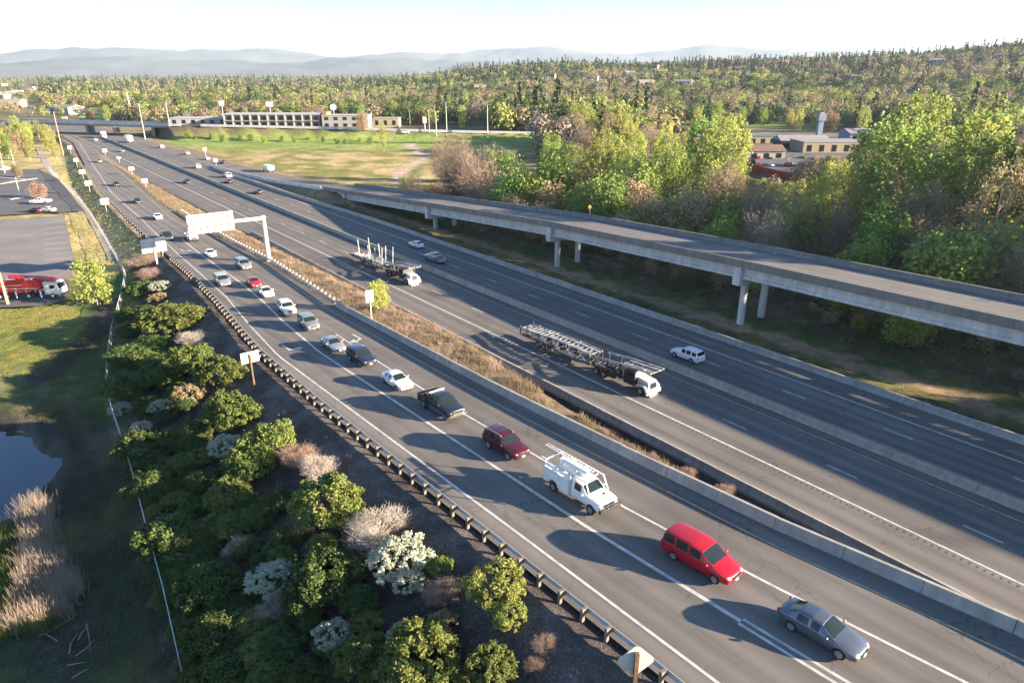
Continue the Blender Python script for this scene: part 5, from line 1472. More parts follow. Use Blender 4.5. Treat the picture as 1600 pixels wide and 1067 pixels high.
for kind, px, py, lab, cat, pm, kw in VQ:
    s, d = GRAMP(px, py, .72 if kind != 'utility' else .9)
    hd = (itp(L2, s - 3) - itp(L2, s + 3)) / 6 if s < 160 else (itp(L1, s - 3) - itp(L1, s + 3)) / 6
    root, put, S = vehicle(kind, s, d, lab, cat, pm, True, hd, **kw)
    if kind == 'pickup' and px == 690:
        q = MB(); q.box((-1.55, 0, 1.62), (1.35, 1.75, .06), M=Matrix.Rotation(math.radians(-34), 3, 'Y')); put('bed_cover', q.mesh('bed_cover'), (-.35, 0, 0), m=M_TRIM)
        q = MB(); q.box((-.75, 0, 1.9), (.1, 1.7, .1)); put('roof_bar', q.mesh('roof_bar'), m=M_SIGNB)
    if kind == 'utility':
        # service body: two tall side boxes with doors, open middle, ladder rack
        for sg in (1, -1):
            q = MB(); y0, y1 = (sg * .66, sg * 1.08)
            q.extrude([(-3.1, .62), (-2.58, .62), (-2.52, .85), (-2.3, 1.02), (-2.0, 1.06), (-1.7, 1.02), (-1.48, .85), (-1.42, .62), (-.22, .55), (-.22, 1.82), (-3.1, 1.82)], min(y0, y1), max(y0, y1))
            put('side_locker', q.mesh('side_locker'), m=P_WH)
            q = MB()
            for xx in (-.24, -1.28, -2.72, -3.08): q.box((xx, sg * 1.084, 1.22), (.025, .012, 1.12))
            q.box((-1.66, sg * 1.084, 1.74), (2.9, .012, .02)); q.box((-2.0, sg * 1.084, 1.16), (1.4, .012, .02))
            put('locker_seam', q.mesh('locker_seam'), m=M_STEEL)
        q = MB(); q.box((-1.66, 0, .80), (2.85, 1.30, .08)); q.box((-3.13, 0, .95), (.06, 2.1, .62)); q.box((-.22, 0, 1.3), (.05, 1.3, 1.0)); put('cargo_bed', q.mesh('cargo_bed'), m=P_WH)
        q = MB()
        for sg in (1, -1):
            q.bar((-3.5, sg * .86, 2.35), (1.55, sg * .86, 2.35), .09, .09)
            for xx in (-3.0, -1.6, -.2): q.bar((xx, sg * .9, 1.8), (xx, sg * .86, 2.35), .07)
            q.bar((1.45, sg * .86, 2.35), (1.9, sg * .93, 1.32), .07)
        for xx in (-3.0, -1.6, -.2, 1.1): q.bar((xx, -.86, 2.33), (xx, .86, 2.33), .08, .06)
        put('ladder_rack', q.mesh('ladder_rack'), m=P_WH)
        q = MB()
        for yy in (.42, .72):
            q.bar((-4.6, yy, 2.46), (.9, yy, 2.46), .04, .09)
        for i in range(18): q.bar((-4.5 + i * .31, .42, 2.46), (-4.5 + i * .31, .72, 2.46), .03)
        put('ladder', q.mesh('ladder'), m=P_WH)
        q = MB(); q.lathe([(.0001, -2.0), (.17, -2.0), (.17, .6), (.0001, .6)], (0, 0, 0), 'y', 12); put('conduit_tube', q.mesh('conduit_tube', True), (-1.1, -.2, 2.53), (0, 0, math.pi / 2), P_WH)
        q = MB(); q.box((3.02, 0, .66), (.22, 2.0, .26)); put('bumper', q.mesh('bumper'), m=M_TRIM)
        q = MB()
        for yy in (-.7, -.28, .28, .7): q.bar((3.12, yy, .6), (3.14, yy, 1.22), .05)
        for zz in (.75, .98, 1.22): q.bar((3.13, -.78, zz), (3.13, .78, zz), .05)
        q.bar((3.13, -.78, 1.22), (3.02, -.98, .8), .05); q.bar((3.13, .78, 1.22), (3.02, .98, .8), .05)
        put('brush_guard', q.mesh('brush_guard'), m=M_CHROME)
        q = MB(); q.box((2.1, .3, 1.30), (.22, .2, .04)); put('hood_vent', q.mesh('hood_vent'), m=M_TRIM)
def mainline(kind, px, py, lab, cat, pm, toward, **kw):
    x, y, _ = GZ(px, py, .72); s, d = sd(x, y); return vehicle(kind, s, d, lab, cat, pm, toward, None, Z0, **kw)
mainline('sedan', 650, 381, 'white hatchback driving away beside the silver pickup', 'car', P_WH, False)
mainline('pickup', 680, 403, 'silver pickup driving away next to the white hatchback', 'pickup truck', P_SIL, False)
mainline('suv', 1074, 553, 'white off-roader driving away alone in the shaded carriageway', 'car', P_WH, False, rack=True)
mainline('sedan', 292, 283, 'dark car alone in the near carriageway beyond the gantry', 'car', P_BLK, True)
mainline('minivan', 355, 274, 'white van driving away beyond the gantry, next to a dark car', 'van', P_WH, False)
mainline('sedan', 357, 283, 'dark car beside the white van beyond the gantry', 'car', P_BLK, False)
mainline('sedan', 403, 299, 'dark grey car in the far carriageway where the tree shade begins', 'car', P_DGR, False)
mainline('suv', 308, 260, 'white car, third before the shaded bridge in the far carriageway', 'car', P_WH, False)
mainline('sedan', 292, 239, 'white car nearest the brown bank in the far carriageway', 'car', P_WH, False)
mainline('suv', 252, 229, 'white car just this side of the bridge pier in the far carriageway', 'car', P_WH, False)
mainline('sedan', 190, 235, 'pale car approaching in front of the white box truck', 'car', P_SIL, True)
mainline('sedan', 323, 247, 'small white car below the slim sign on the merging side', 'car', P_WH, False)
mainline('sedan', 348, 253, 'dark car beside the yellow roadside sign on the merging side', 'car', P_BLK, False)
mainline('sedan', 149, 218, 'white car left of the white box truck under the bridge', 'car', P_WH, True)
# box trucks near the bridge
def box_truck(px, py, lab, boxm, toward, L=8.5, h=3.6, cabm=P_WH):
    x, y, _ = GZ(px, py, 1.6); s, d = sd(x, y); x2, y2 = xy(s + (-1 if toward else 1), d); a = math.atan2(y2 - y, x2 - x)
    root = empty('box_truck', (x, y, .01), a); tag(root, lab, 'truck')
    q = MB(); q.box((-1.2, 0, 1.05 + (h - 1.05) / 2), (L - 2.4, 2.45, h - 1.05)); q.box((-1.2, 0, .9), (L - 2.6, 1.0, .3)); q.build('cargo_box', boxm, root)
    q = MB(); q.extrude([(L / 2 - 2.3, .5), (L / 2, .5), (L / 2, 1.5), (L / 2 - .35, 2.55), (L / 2 - 2.3, 2.6)], -1.1, 1.1); q.build('cab', cabm, root)
    q = MB(); q.box((L / 2 - .12, 0, 2.0), (.1, 1.9, .75), M=None); q.build('windshield', M_GLASS, root)
    for wx in (L / 2 - 1.1, -L / 2 + 1.6):
        for sg in (1, -1):
            o = link('wheel', W_BIG[0], M_BLACK, root); o.location = (wx, sg * 1.05, .5)
    return root
box_truck(161, 211, 'white box truck approaching just in front of the bridge', P_WH, True)
box_truck(201, 218, 'large white truck driving away beyond the bridge pier shadow', P_WH, False, 10, 3.9)
box_truck(182, 205, 'red truck passing in the shade under the bridge', paint('paint_orange_red', (.45, .07, .05)), True, 12, 4.0)
s_, d_ = sd(*GZ(419, 266, 1.0)[:2]); box_truck(419, 262, 'small white flatbed truck on the merging ramp by the meadow', P_WH, False, 6.5, 2.6)
# ------------------------------------------------------------------ empty car carriers
M_CBLK = mat('carrier_black', (.02, .021, .024), .5, nscale=2, namt=.3); M_CWH = mat('carrier_worn_white', (.27, .28, .285), .55, .1, nscale=1.3, namt=.45); M_HOOD = paint('carrier_hood_white', (.46, .48, .48), 0, .4); M_CGR = mat('carrier_worn_steel', (.09, .095, .1), .55, .3, nscale=2, namt=.4)
def carrier(s_front, d, lab, posts):
    x, y = xy(s_front, d); x2, y2 = xy(s_front - 1, d); a = math.atan2(y2 - y, x2 - x)
    root = empty('car_carrier_truck', (x, y, .01), a); tag(root, lab, 'truck')
    def B(nm, m, fn): q = MB(); fn(q); return q.build(nm, m, root)
    # conventional tractor: hood 0..-2, cab -2..-3.9
    B('hood', M_HOOD, lambda q: q.extrude([(-.15, .75), (-.15, 1.55), (-.35, 1.78), (-1.95, 1.92), (-1.95, .75)], -.74, .74))
    B('grille', M_CHROME, lambda q: [q.box((-.12, 0, 1.2), (.06, 1.1, .85))] + [q.box((-.08, -.48 + i * .16, 1.2), (.03, .03, .8)) for i in range(7)])
    B('bumper', M_HOOD, lambda q: q.box((-.05, 0, .52), (.28, 2.5, .48)))
    for sg in (1, -1):
        B('headlight', M_HEAD, lambda q: q.box((-.12, sg * .8, 1.12), (.1, .26, .24)))
        B('fender', M_HOOD, lambda q: q.extrude([(-.1, .7), (-.1, 1.05), (-.5, 1.3), (-1.5, 1.3), (-1.9, 1.0), (-1.9, .85), (-1.5, 1.12), (-.6, 1.12), (-.35, .7)], sg * .9 if sg > 0 else -1.22, 1.22 if sg > 0 else -.9))
    B('cab', M_CBLK, lambda q: q.extrude([(-1.95, .7), (-1.95, 1.9), (-2.25, 2.45), (-3.7, 2.45), (-3.9, 1.9), (-3.9, .7)], -1.08, 1.08))
    B('windshield', M_GLASS, lambda q: q.box((-2.08, 0, 2.17), (.04, 1.8, .5), M=Matrix.Rotation(math.radians(-28), 3, 'Y')))
    for sg in (1, -1):
        B('side_window', M_GLASS, lambda q: q.box((-2.9, sg * 1.085, 2.05), (1.1, .02, .5)))
        B('fuel_tank', M_CHROME, lambda q: q.lathe([(.0001, -.9), (.3, -.9), (.3, .6), (.0001, .6)], (0, 0, 0), 'y', 14))
        root.children[-1].location = (-4.3, sg * .95, .75); root.children[-1].rotation_euler = (0, 0, math.pi / 2)
        B('exhaust_stack', M_CHROME, lambda q: q.tube([(-4.05, sg * .95, .9), (-4.05, sg * .95, 2.7)], .07, 8))
    B('chassis', M_CBLK, lambda q: [q.box((-5.6, sg * .42, .85), (8.6, .16, .32)) for sg in (1, -1)] + [q.box((-4.5 - i * 1.1, 0, .85), (.15, .9, .2)) for i in range(5)])
    # head rack over the cab
    def rack(q):
        z1 = 3.05 if posts else 3.0
        for sg in (1, -1):
            q.bar((.35, sg * 1.15, z1 + (.25 if not posts else .35)), (-4.4, sg * 1.15, z1 - .1), .12, .22); q.bar((-4.4, sg * 1.15, z1 - .1), (-8.8, sg * 1.15, 2.35), .14, .24)
            q.bar((.35, sg * .5, z1 + (.25 if not posts else .35)), (-4.4, sg * .5, z1 - .1), .34, .06)
        for i in range(7): xx = .2 - i * .75; q.bar((xx, -1.15, z1 + .12 - i * .05), (xx, 1.15, z1 + .12 - i * .05), .09, .07)
    B('head_rack', M_CWH, rack)
    for sg in (1, -1):
        for xx, zt in ((-1.98, 3.05), (-4.4, 2.95), (-6.5, 2.65), (-8.6, 2.4)): B('rack_post', M_CBLK, lambda q: q.bar((xx, sg * 1.2, .9), (xx, sg * 1.2, zt), .16, .16))
        B('rack_brace', M_CBLK, lambda q: q.bar((-4.4, sg * 1.2, 1.0), (-6.5, sg * 1.2, 2.6), .1)); B('rack_brace', M_CBLK, lambda q: q.bar((-1.98, sg * 1.2, 1.6), (-4.4, sg * 1.2, 2.9), .08))
    B('tractor_deck', M_CGR, lambda q: [q.bar((-4.6, sg * .8, 1.55), (-9.2, sg * .8, 1.25), .5, .07) for sg in (1, -1)] + [q.bar((-4.8 - i * .7, -1.1, 1.5 - i * .045), (-4.8 - i * .7, 1.1, 1.5 - i * .045), .08, .1) for i in range(7)])
    # trailer
    def low(q):
        for sg in (1, -1):
            q.bar((-9.6, sg * 1.15, 1.2), (-12, sg * 1.15, .75), .14, .3); q.bar((-12, sg * 1.15, .75), (-16.6, sg * 1.15, .78), .14, .34); q.bar((-16.6, sg * 1.15, 1.05), (-23.6, sg * 1.15, .95), .14, .26)
            q.bar((-10.2, sg * .78, 1.05), (-16.4, sg * .78, .72), .46, .06); q.bar((-16.4, sg * .78, 1.2), (-23.6, sg * .78, 1.05), .46, .06)
        for i in range(16): q.bar((-10.3 - i * .86, -1.15, .8 if i < 7 else 1.08), (-10.3 - i * .86, 1.15, .8 if i < 7 else 1.08), .09, .1)
        q.box((-9.4, 0, 1.0), (1.2, .7, .3))
    B('lower_deck', M_CGR, low)
    zu = 2.35 if not posts else 1.75
    def upd(q):
        for sg in (1, -1):
            for x0, x1, za, zb in ((-9.7, -13.6, zu - .05, zu), (-13.8, -18.2, zu, zu - .1), (-18.4, -24.0, zu - .2, zu - .55)):
                q.bar((x0, sg * 1.08, za), (x1, sg * 1.08, zb), .12, .2); q.bar((x0, sg * .62, za), (x1, sg * .62, zb), .4, .05)
        for i in range(18): xx = -9.9 - i * .82; q.bar((xx, -1.1, zu - .08 - max(0, i - 10) * .06), (xx, 1.1, zu - .08 - max(0, i - 10) * .06), .08, .07)
    B('upper_deck', M_CWH, upd)
    def tp(q):
        for sg in (1, -1):
            for xx in (-9.8, -12.2, -14.6, -17.2, -19.8, -22.4, -23.9):
                q.bar((xx, sg * 1.2, .9), (xx, sg * 1.2, zu), .13, .13)
            for xx in (-9.8, -14.6, -19.8): q.bar((xx, sg * 1.2, zu - .1), (xx - 2.3, sg * 1.2, 1.0), .07)
    B('deck_post', M_CBLK, tp)
    B('hydraulic_ram', M_CHROME, lambda q: [q.tube([(xx, sg * 1.02, 1.05), (xx - 1.5, sg * 1.02, zu - .15)], .055, 6) for sg in (1, -1) for xx in (-10.6, -13.2, -15.6, -18.4, -21)])
    B('tool_box', M_CBLK, lambda q: [q.box((-6.0, sg * .95, .8), (1.3, .45, .5)) for sg in (1, -1)] + [q.box((-14.0, sg * 1.0, .55), (1.6, .3, .35)) for sg in (1, -1)])
    B('mudguard', M_CBLK, lambda q: [q.box((-19.0, sg * 1.08, 1.07), (4.3, .5, .05)) for sg in (1, -1)] + [q.box((-7.85, sg * 1.08, 1.1), (2.8, .5, .05)) for sg in (1, -1)])
    B('cross_brace', M_CGR, lambda q: [q.bar((-9.9 - i * 2.4, -1.15, 1.0), (-9.9 - i * 2.4, 1.15, zu - .15), .08) for i in range(6)])
    if posts:
        for xx, hh, ln in ((-10.2, 3.3, .5), (-13.0, 2.9, .3), (-15.4, 2.8, -.2), (-19.5, 3.2, -.4)):
            for sg in (1, -1): B('raised_post', M_CWH, lambda q: q.bar((xx, sg * 1.16, 1.5), (xx + ln, sg * 1.16, 1.7 + hh), .15, .15))
    for wx in (-1.05, -7.2, -8.5, -17.6, -18.8, -20.0):
        if posts and wx == -20.0: continue
        for sg in (1, -1):
            o = link('wheel', W_BIG[0], M_BLACK, root); o.location = (wx, sg * 1.08, .5); o.rotation_euler = (0, 0, 0 if sg > 0 else math.pi)
            r2 = link('rim', W_BIG[1], M_RIM, o)
    return root
carrier(47.6, 58.6, 'empty black and white car-carrier truck with lowered decks, the nearer of the two', False)
s_, d_ = sd(*GZ(652, 442, 0.3)[:2]); carrier(s_, 59.4, 'empty car-carrier truck with tall raised white posts, the farther of the two', True)
# ------------------------------------------------------------------ red tank truck in the yard
def red_truck():
    g = GZ(100, 466, ZL); root = empty('tank_truck', (g[0] - .6, g[1] + 1.2, ZL), math.radians(3)); tag(root, 'red tank truck with white cab parked in the yard at the left edge', 'truck')
    def B(nm, m, fn, **k): q = MB(); fn(q); return q.build(nm, m, root, **k)
    RD = paint('tanker_red', (.52, .012, .02), 0, .35)
    B('cab', P_WH, lambda q: q.extrude([(0, .75), (0, 1.5), (-.35, 2.75), (-2.5, 2.95), (-2.5, .75)], -1.2, 1.2))
    B('windshield', M_GLASS, lambda q: q.box((-.14, 0, 2.15), (.06, 2.1, .85), M=Matrix.Rotation(math.radians(-15), 3, 'Y')))
    for sg in (1, -1): B('side_window', M_GLASS, lambda q: q.box((-1.1, sg * 1.205, 2.1), (.8, .02, .65)))
    B('bumper', M_CHROME, lambda q: q.box((.1, 0, .65), (.25, 2.45, .4)))
    B('tank', RD, lambda q: q.extrude([(-3.0, 1.6), (-3.3, 2.9), (-4.2, 3.4), (-9.5, 3.4), (-9.9, 3.0), (-15.5, 3.0), (-16.5, 1.7), (-12, 1.15), (-6, 1.15)], -1.2, 1.2))
    B('tank_cover', P_WH, lambda q: [q.box((-5.0, 0, 3.46), (1.1, 1.9, .1)), q.box((-8.0, 0, 3.46), (1.4, 2.0, .1)), q.box((-12.4, 0, 3.06), (3.2, 2.1, .1))])
    B('boom', RD, lambda q: [q.bar((-1.2, .5, 3.25), (-9, .5, 3.85), .35, .35), q.bar((-1.2, -.4, 3.2), (-8.5, -.4, 3.7), .3, .3), q.bar((-.6, 0, 3.1), (-3.2, 0, 3.3), 1.2, .25)])
    B('catwalk', P_WH, lambda q: [q.bar((-3.4, -1.27, 1.9), (-9.5, -1.27, 1.9), .1, .1), q.bar((-6.2, -1.27, 2.5), (-12, -1.27, 2.2), .08, .08)] + [q.bar((-4 - i * 1.6, -1.27, 1.2), (-4 - i * 1.6, -1.27, 1.9), .06) for i in range(6)])
    B('chassis', M_CBLK, lambda q: q.box((-8.6, 0, .85), (16, 1.0, .35)))
    B('outrigger', P_WH, lambda q: [q.bar((-3.2, -1.3, .2), (-3.2, -1.3, 1.5), .16), q.bar((-7.4, -1.3, .2), (-7.4, -1.3, 1.5), .16)])
    for wx in (-1.3, -5.4, -9.0, -10.3, -13.5):
        for sg in (1, -1):
            o = link('wheel', W_BIG[0], M_BLACK, root); o.location = (wx, sg * 1.08, .5); o.rotation_euler = (0, 0, 0 if sg > 0 else math.pi)
            r2 = link('hub', W_BIG[1], M_RIM, o); r2.material_slots[0].link = 'OBJECT'; r2.material_slots[0].material = P_WH
red_truck()
# parked vehicles on the lots
def parked(kind, px, py, ang, lab, pm, cat='car'):
    g = GZ(px, py, ZL + .7); vehicle(kind, 0, 0, lab, cat, pm, head=math.radians(ang), xyz=(g[0], g[1], ZL + .03))
parked('pickup', 63, 315, 185, 'white pickup parked on the car park beneath the orange tree', P_WH, 'pickup truck')
parked('sedan', 74, 327, 170, 'white car parked just below the white pickup', P_WH)
parked('sedan', 55, 328, 160, 'dark red car parked left of the white one at the kerb', P_MAR)
parked('suv', 8, 264, 90, 'white van parked at the far left edge of the car park', P_WH)
# cars on the cross road and shop car park
def groundcar(kind, x, y, ang, lab, pm, z=None, group=None):
    vehicle(kind, 0, 0, lab, 'car', pm, head=math.radians(ang), xyz=(x, y, (T(x, y) if z is None else z) + .06), group=group, detail=False)
for px, py, k, pm, lab in ((633, 209, 'suv', P_WH, 'white car on the cross road right of the pale yellow building'), (100, 186, 'minivan', P_WH, 'white van crossing the bridge'), (126, 189, 'sedan', P_BLK, 'dark car crossing the bridge'), (490, 199, 'suv', P_WH, 'white van parked before the motel')):
    g = GT(px, py); groundcar(k, g[0], g[1], 180, lab, pm)
# ================================================================== signs, poles, gantry, fences
def sdz(s, d, z=None):
    x, y = xy(s, d); return Vector((x, y, T(x, y) if z is None else z))
N_ = Vector((CA, SA, 0)); U_ = Vector((-SA, CA, 0))       # across (to the right) and along (away)
# cantilever gantry
b0 = GT(420, 408); sB, dB = sd(b0[0], b0[1])
root = empty('sign_gantry', b0); tag(root, 'white cantilever gantry holding a wide sign over the ramp, seen from the back', 'gantry')
q = MB(); q.tube([(0, 0, -.3), (-N_.x * .0, 0, 8.9)], [.52, .40], 12)
q.build('post', M_POLE, root, True)
q = MB(); q.tube([(0, 0, -.2), (0, 0, .5)], [.75, .75], 12); q.build('footing', M_CONC, root)
arm0 = Vector((0, 0, 8.35)); arm1 = -N_ * 13.4 + Vector((0, 0, 8.65))
q = MB(); q.tube([arm0 + N_ * .3, arm1], [.40, .28], 10); q.build('arm', M_POLE, root, True)
sc0, sc1 = 5.3, 13.4
q = MB(); mid = -N_ * ((sc0 + sc1) / 2) + Vector((0, 0, 8.6)) + U_ * .55
q.box(mid, (sc1 - sc0, .07, 3.5), ANG); q.build('sign_board', M_SIGNB, root)
q = MB()
for i in range(6):
    c = -N_ * (sc0 + .9 + i * (sc1 - sc0 - 1.8) / 5) + Vector((0, 0, 8.6)) + U_ * .44; q.box(c, (.14, .14, 3.6), ANG)
q.build('sign_rib', mat('rib_steel', (.26, .26, .25), .6), root)
def sign(px, py, w_, h_, zc, lab, posts=1, pm=None, bm=None, name='road_sign', rot=0.0, diamond=False, pw=.1, split=False, g=None, pxy=None):
    p = Vector(GT(px, py)) if pxy is None else Vector(pxy)
    root = empty(name, p, ANG + rot); tag(root, lab, 'sign', g)
    q = MB()
    for i in range(posts):
        xx = 0 if posts == 1 else (i - .5) * w_ * .6
        q.box((xx, 0, (zc + h_ * .3) / 2 - .2), (pw, pw, zc + h_ * .3 + .4))
    q.build('post', pm or M_POLE, root)
    if diamond:
        q = MB(); r = w_ / math.sqrt(2) * .5 * 1.4142; c = .12
        pts = [(-r + c, -c), (-c, -r + c), (c, -r + c), (r - c, -c), (r - c, c), (c, r - c), (-c, r - c), (-r + c, c)]
        q.add([(a, y_, zc + b) for y_ in (.12, .145) for a, b in pts], [tuple(range(8)), tuple(range(8, 16))] + [(k, (k + 1) % 8, 8 + (k + 1) % 8, 8 + k) for k in range(8)]); q.build('sign_board', bm or M_SIGNB, root)
    elif split:
        for sg in (-1, 1): q = MB(); q.box((sg * w_ * .27, .1, zc), (w_ * .46, .05, h_)); q.build('sign_board', bm or M_SIGNB, root)
    else:
        q = MB(); q.box((0, .1, zc), (w_, .05, h_)); q.build('sign_board', bm or M_SIGNB, root)
    return root
sign(246, 414, 4.4, 2.7, 3.9, 'large white road sign seen from the back on one steel post at the guardrail', pw=.28)
r_ = sign(398, 606, 1.9, 1.25, 3.6, 'white sign back on a weathered timber post beside the guardrail', pm=M_WOOD, pw=.17)
sign(581, 502, 1.15, 1.7, 3.6, 'pair of white plates on one slim post in the grass median', split=True)
bx = GZ(995, 1030, 9.35)
dm = sign(0, 0, 2.0, 2.0, 2.62, 'white diamond sign seen from the back on a brown timber post, bottom edge', pm=M_WOOD, pw=.2, diamond=True, rot=-.62, pxy=(bx[0], bx[1], zr(sd(bx[0], bx[1])[0]) - .15))
E_ = []
for i, (px, py, w_, h_) in enumerate(((111, 241, 2.1, 1.8), (121, 262, 2.0, 1.7), (131, 282, 2.3, 1.8), (141, 301, 2.4, 1.8), (167, 332, 2.5, 2.1))):
    sign(px, py, w_ * .8, h_ * .8, 3.0, 'white sign back along the far left verge, %s from the bridge' % ['first', 'second', 'third', 'fourth', 'fifth'][i], split=(i in (4,)))
for i, (px, py, w_, h_) in enumerate(((165, 243, 2.2, 1.8), (187, 255, 1.7, .9), (207, 273, 2.2, 1.4), (228, 293, 2.0, 1.6))):
    sign(px, py, w_ * .85, h_ * .85, 2.2, 'white sign back in the far grass median, %s from the bridge' % ['first', 'second', 'third', 'fourth'][i], split=(i == 3))
M_YS = mat('sign_yellow', (.75, .42, .05), .5)
p = None
best = None
for s in np.arange(100, 170, .5):
    x, y = xy(s, 98.35); q = PX(x, y, itp(ZF, s) + .8)
    if best is None or abs(q[0] - 937) < best[0]: best = (abs(q[0] - 937), s, x, y)
sign(0, 0, 1.1, 1.1, 2.3, 'yellow diamond sign on the far parapet of the viaduct', diamond=True, bm=M_YS, pxy=(best[2], best[3], itp(ZF, best[1]) - .2), pw=.09)
g = GZ(338, 258, 0); sign(338, 259, 1.5, 1.3, 2.2, 'pale yellow sign beside the merging lane', bm=mat('sign_pale_yellow', (.7, .62, .25), .5))
sign(322, 246, 1.6, 1.4, 3.6, 'slim white sign on a post by the hedge of the merging lane')
g = GT(206, 189); 
def pole(name, px, py, h, lab, m, r=.14, arm=None, cat='street lamp', armh=None, lamp=True, base=None):
    p = Vector(GT(px, py)) if base is None else Vector(base); root = empty(name, p); tag(root, lab, cat)
    q = MB(); q.tube([(0, 0, -.3), (0, 0, h * .5), (0, 0, h)], [r, r * .8, r * .55], 8); q.build('pole', m, root, True)
    if arm:
        a = Vector(arm); q = MB(); q.tube([(0, 0, h - .05), Vector((a.x * .5, a.y * .5, h + a.z * .75)), Vector((a.x, a.y, h + a.z))], [r * .5, r * .4, r * .35], 6); q.build('arm', m, root)
        if lamp:
            q = MB(); q.ell((a.x * 1.08, a.y * 1.08, h + a.z - .05), (.45, .22, .12)); q.build('lamp_head', M_STEEL, root)
    return root
pole('flag_pole', 206, 186, 20, 'tall thick white pole beyond the bridge in front of the green field', mat('white_pole', (.8, .8, .78), .4), .55, cat='pole')
pole('lamp_post', 227, 219, 19, 'tall leaning-looking grey lamp post beside the bridge pier', M_STEEL, .3, (-1.2, 0, .2))
pole('lamp_post', 265, 197, 13, 'white lamp post with curved arm at the right end of the bridge', M_POLE, .25, (3.2, 0, .6))
pole('utility_pole', 99, 243, 20, 'tall brown timber pole left of the far roadway', mat('tan_timber', (.38, .25, .15), .8), .3, cat='pole')
pole('lamp_post', 762, 214, 17, 'tall white lamp post with short arm right of the big bare tree', M_POLE, .28, (1.6, 0, .3))
pole('lamp_post', 682, 212, 13, 'white post left of the big bare tree, nearer of two', M_POLE, .25, (1.2, 0, .3))
pole('lamp_post', 698, 205, 16, 'white post left of the big bare tree, taller of two', M_POLE, .25)
pole('lamp_post', 671, 207, 12, 'thin white post left of the two posts by the big bare tree', M_POLE, .16)
pole('lamp_post', 641, 198, 11, 'thin grey lamp post at the filling station', M_STEEL, .14, (1.4, 0, .3))
pole('lamp_post', 507, 199, 14, 'thin grey lamp post at the motel end', M_STEEL, .16, (-1.2, 0, .3))
for i, (px, py, hh) in enumerate(((32, 309, 6.5), (8, 272, 10), (25, 268, 9))):
    pole('lamp_post', px, py, hh, 'car park lamp post, %s' % ['nearest, on the kerb left of the white pickup', 'at the far left edge', 'beside the farther orange tree'][i], M_POLE, .12, (.9, 0, .1))
b = GT(13, 478); pole('utility_pole', 13, 479, 8.5, 'pale orange-brown timber pole in front of the red tank truck', mat('pale_timber', (.42, .27, .17), .8), .28, cat='pole')
# chain link fence on the left
FP = [GT(*p) for p in ((287, 1062), (262, 950), (235, 850), (213, 765), (190, 690), (178, 655), (170, 610), (172, 570), (178, 525), (190, 480), (196, 452), (197, 435), (186, 415), (181, 405), (160, 368), (142, 338), (124, 314), (98, 290), (76, 266))]
root = empty('chain_link_fence', FP[8]); tag(root, 'long chain-link fence with pale top rail along the foot of the shrub slope', 'fence')
o8 = Vector(FP[8]); q = MB()
M_MESHW = None
mm, mn, mbb = nodes('chain_link_wire'); mbb.inputs['Base Color'].default_value = (.42, .45, .45, 1); mbb.inputs['Roughness'].default_value = .5
trn = mn.nodes.new('ShaderNodeBsdfTransparent'); mix = mn.nodes.new('ShaderNodeMixShader'); mix.inputs[0].default_value = .22
mn.links.new(trn.outputs[0], mix.inputs[1]); mn.links.new(mbb.outputs[0], mix.inputs[2]); mn.links.new(mix.outputs[0], mn.nodes['Material Output'].inputs[0])
dense = []
for a, b in zip(FP, FP[1:]):
    n = max(1, int(math.dist(a[:2], b[:2]) / 3))
    for i in range(n):
        x = a[0] + (b[0] - a[0]) * i / n; y = a[1] + (b[1] - a[1]) * i / n; dense.append(Vector((x, y, T(x, y))))
wm_ = MB()
for a, b in zip(dense, dense[1:]):
    q.tube([a - o8 + Vector((0, 0, 1.85)), b - o8 + Vector((0, 0, 1.85))], .035, 5, False)
    A_, B_ = a - o8, b - o8
    wm_.add([A_ + Vector((0, 0, .03)), B_ + Vector((0, 0, .03)), B_ + Vector((0, 0, 1.82)), A_ + Vector((0, 0, 1.82))], [(0, 1, 2, 3)])
q.build('top_rail', mat('fence_rail', (.50, .53, .53), .5, .2), root); wm_.build('wire_mesh', mm, root)
pmesh = MB(); pmesh.tube([(0, 0, -.3), (0, 0, 1.95)], .045, 6); pme = pmesh.mesh('post')
for p in dense[::1][:99]:
    o = link('post', pme, M_STEEL, root); o.location = p - o8
# small rock check / culvert things
# ================================================================== buildings
def house(name, x, y, L, Wd, h, lab, wall, roof, ang=0, flat=False, wins=6, cat='building', z=None, ridge=2.2, over=.5, storeys=1, door=True, group=None):
    z = T(x, y) if z is None else z; root = empty(name, (x, y, z), ang); tag(root, lab, cat, group)
    q = MB(); q.box((0, 0, h / 2 - .5), (L, Wd, h + 1)); q.build('wall', wall, root)
    q = MB()
    if flat:
        q.box((0, 0, h + .18), (L + .5, Wd + .5, .36)); q.build('roof', roof, root)
    else:
        q.extrude([(-Wd / 2 - over, h), (0, h + ridge), (Wd / 2 + over, h), (Wd / 2 + over, h - .15), (-Wd / 2 - over, h - .15)], -L / 2 - over, L / 2 + over)
        o = q.build('roof', roof, root); o.rotation_euler = (0, 0, math.pi / 2); o.location = (0, 0, .16)
    for f in range(storeys):
        for i in range(wins):
            xx = -L / 2 + L * (i + .5) / wins; fr = MB(); zz = (f + .55) * h / storeys
            fr.box((xx, -Wd / 2 - .04, zz), (min(2.2, L / wins * .62), .1, h / storeys * .5)); w_ = fr.build('window', M_GLASS, root)
    return root
W_CR = mat('wall_cream', (.34, .30, .20), .8, nscale=.5, namt=.1); W_WH = mat('wall_white', (.30, .295, .285), .8, nscale=.5, namt=.08); W_TAN = mat('wall_tan', (.25, .20, .15), .85)
W_BR = mat('wall_brick', (.26, .12, .08), .85, nscale=1.5, namt=.2); R_GR = mat('roof_grey', (.22, .22, .23), .8, nscale=.6, namt=.15); R_BR = mat('roof_brown', (.16, .10, .075), .85, nscale=.6, namt=.2)
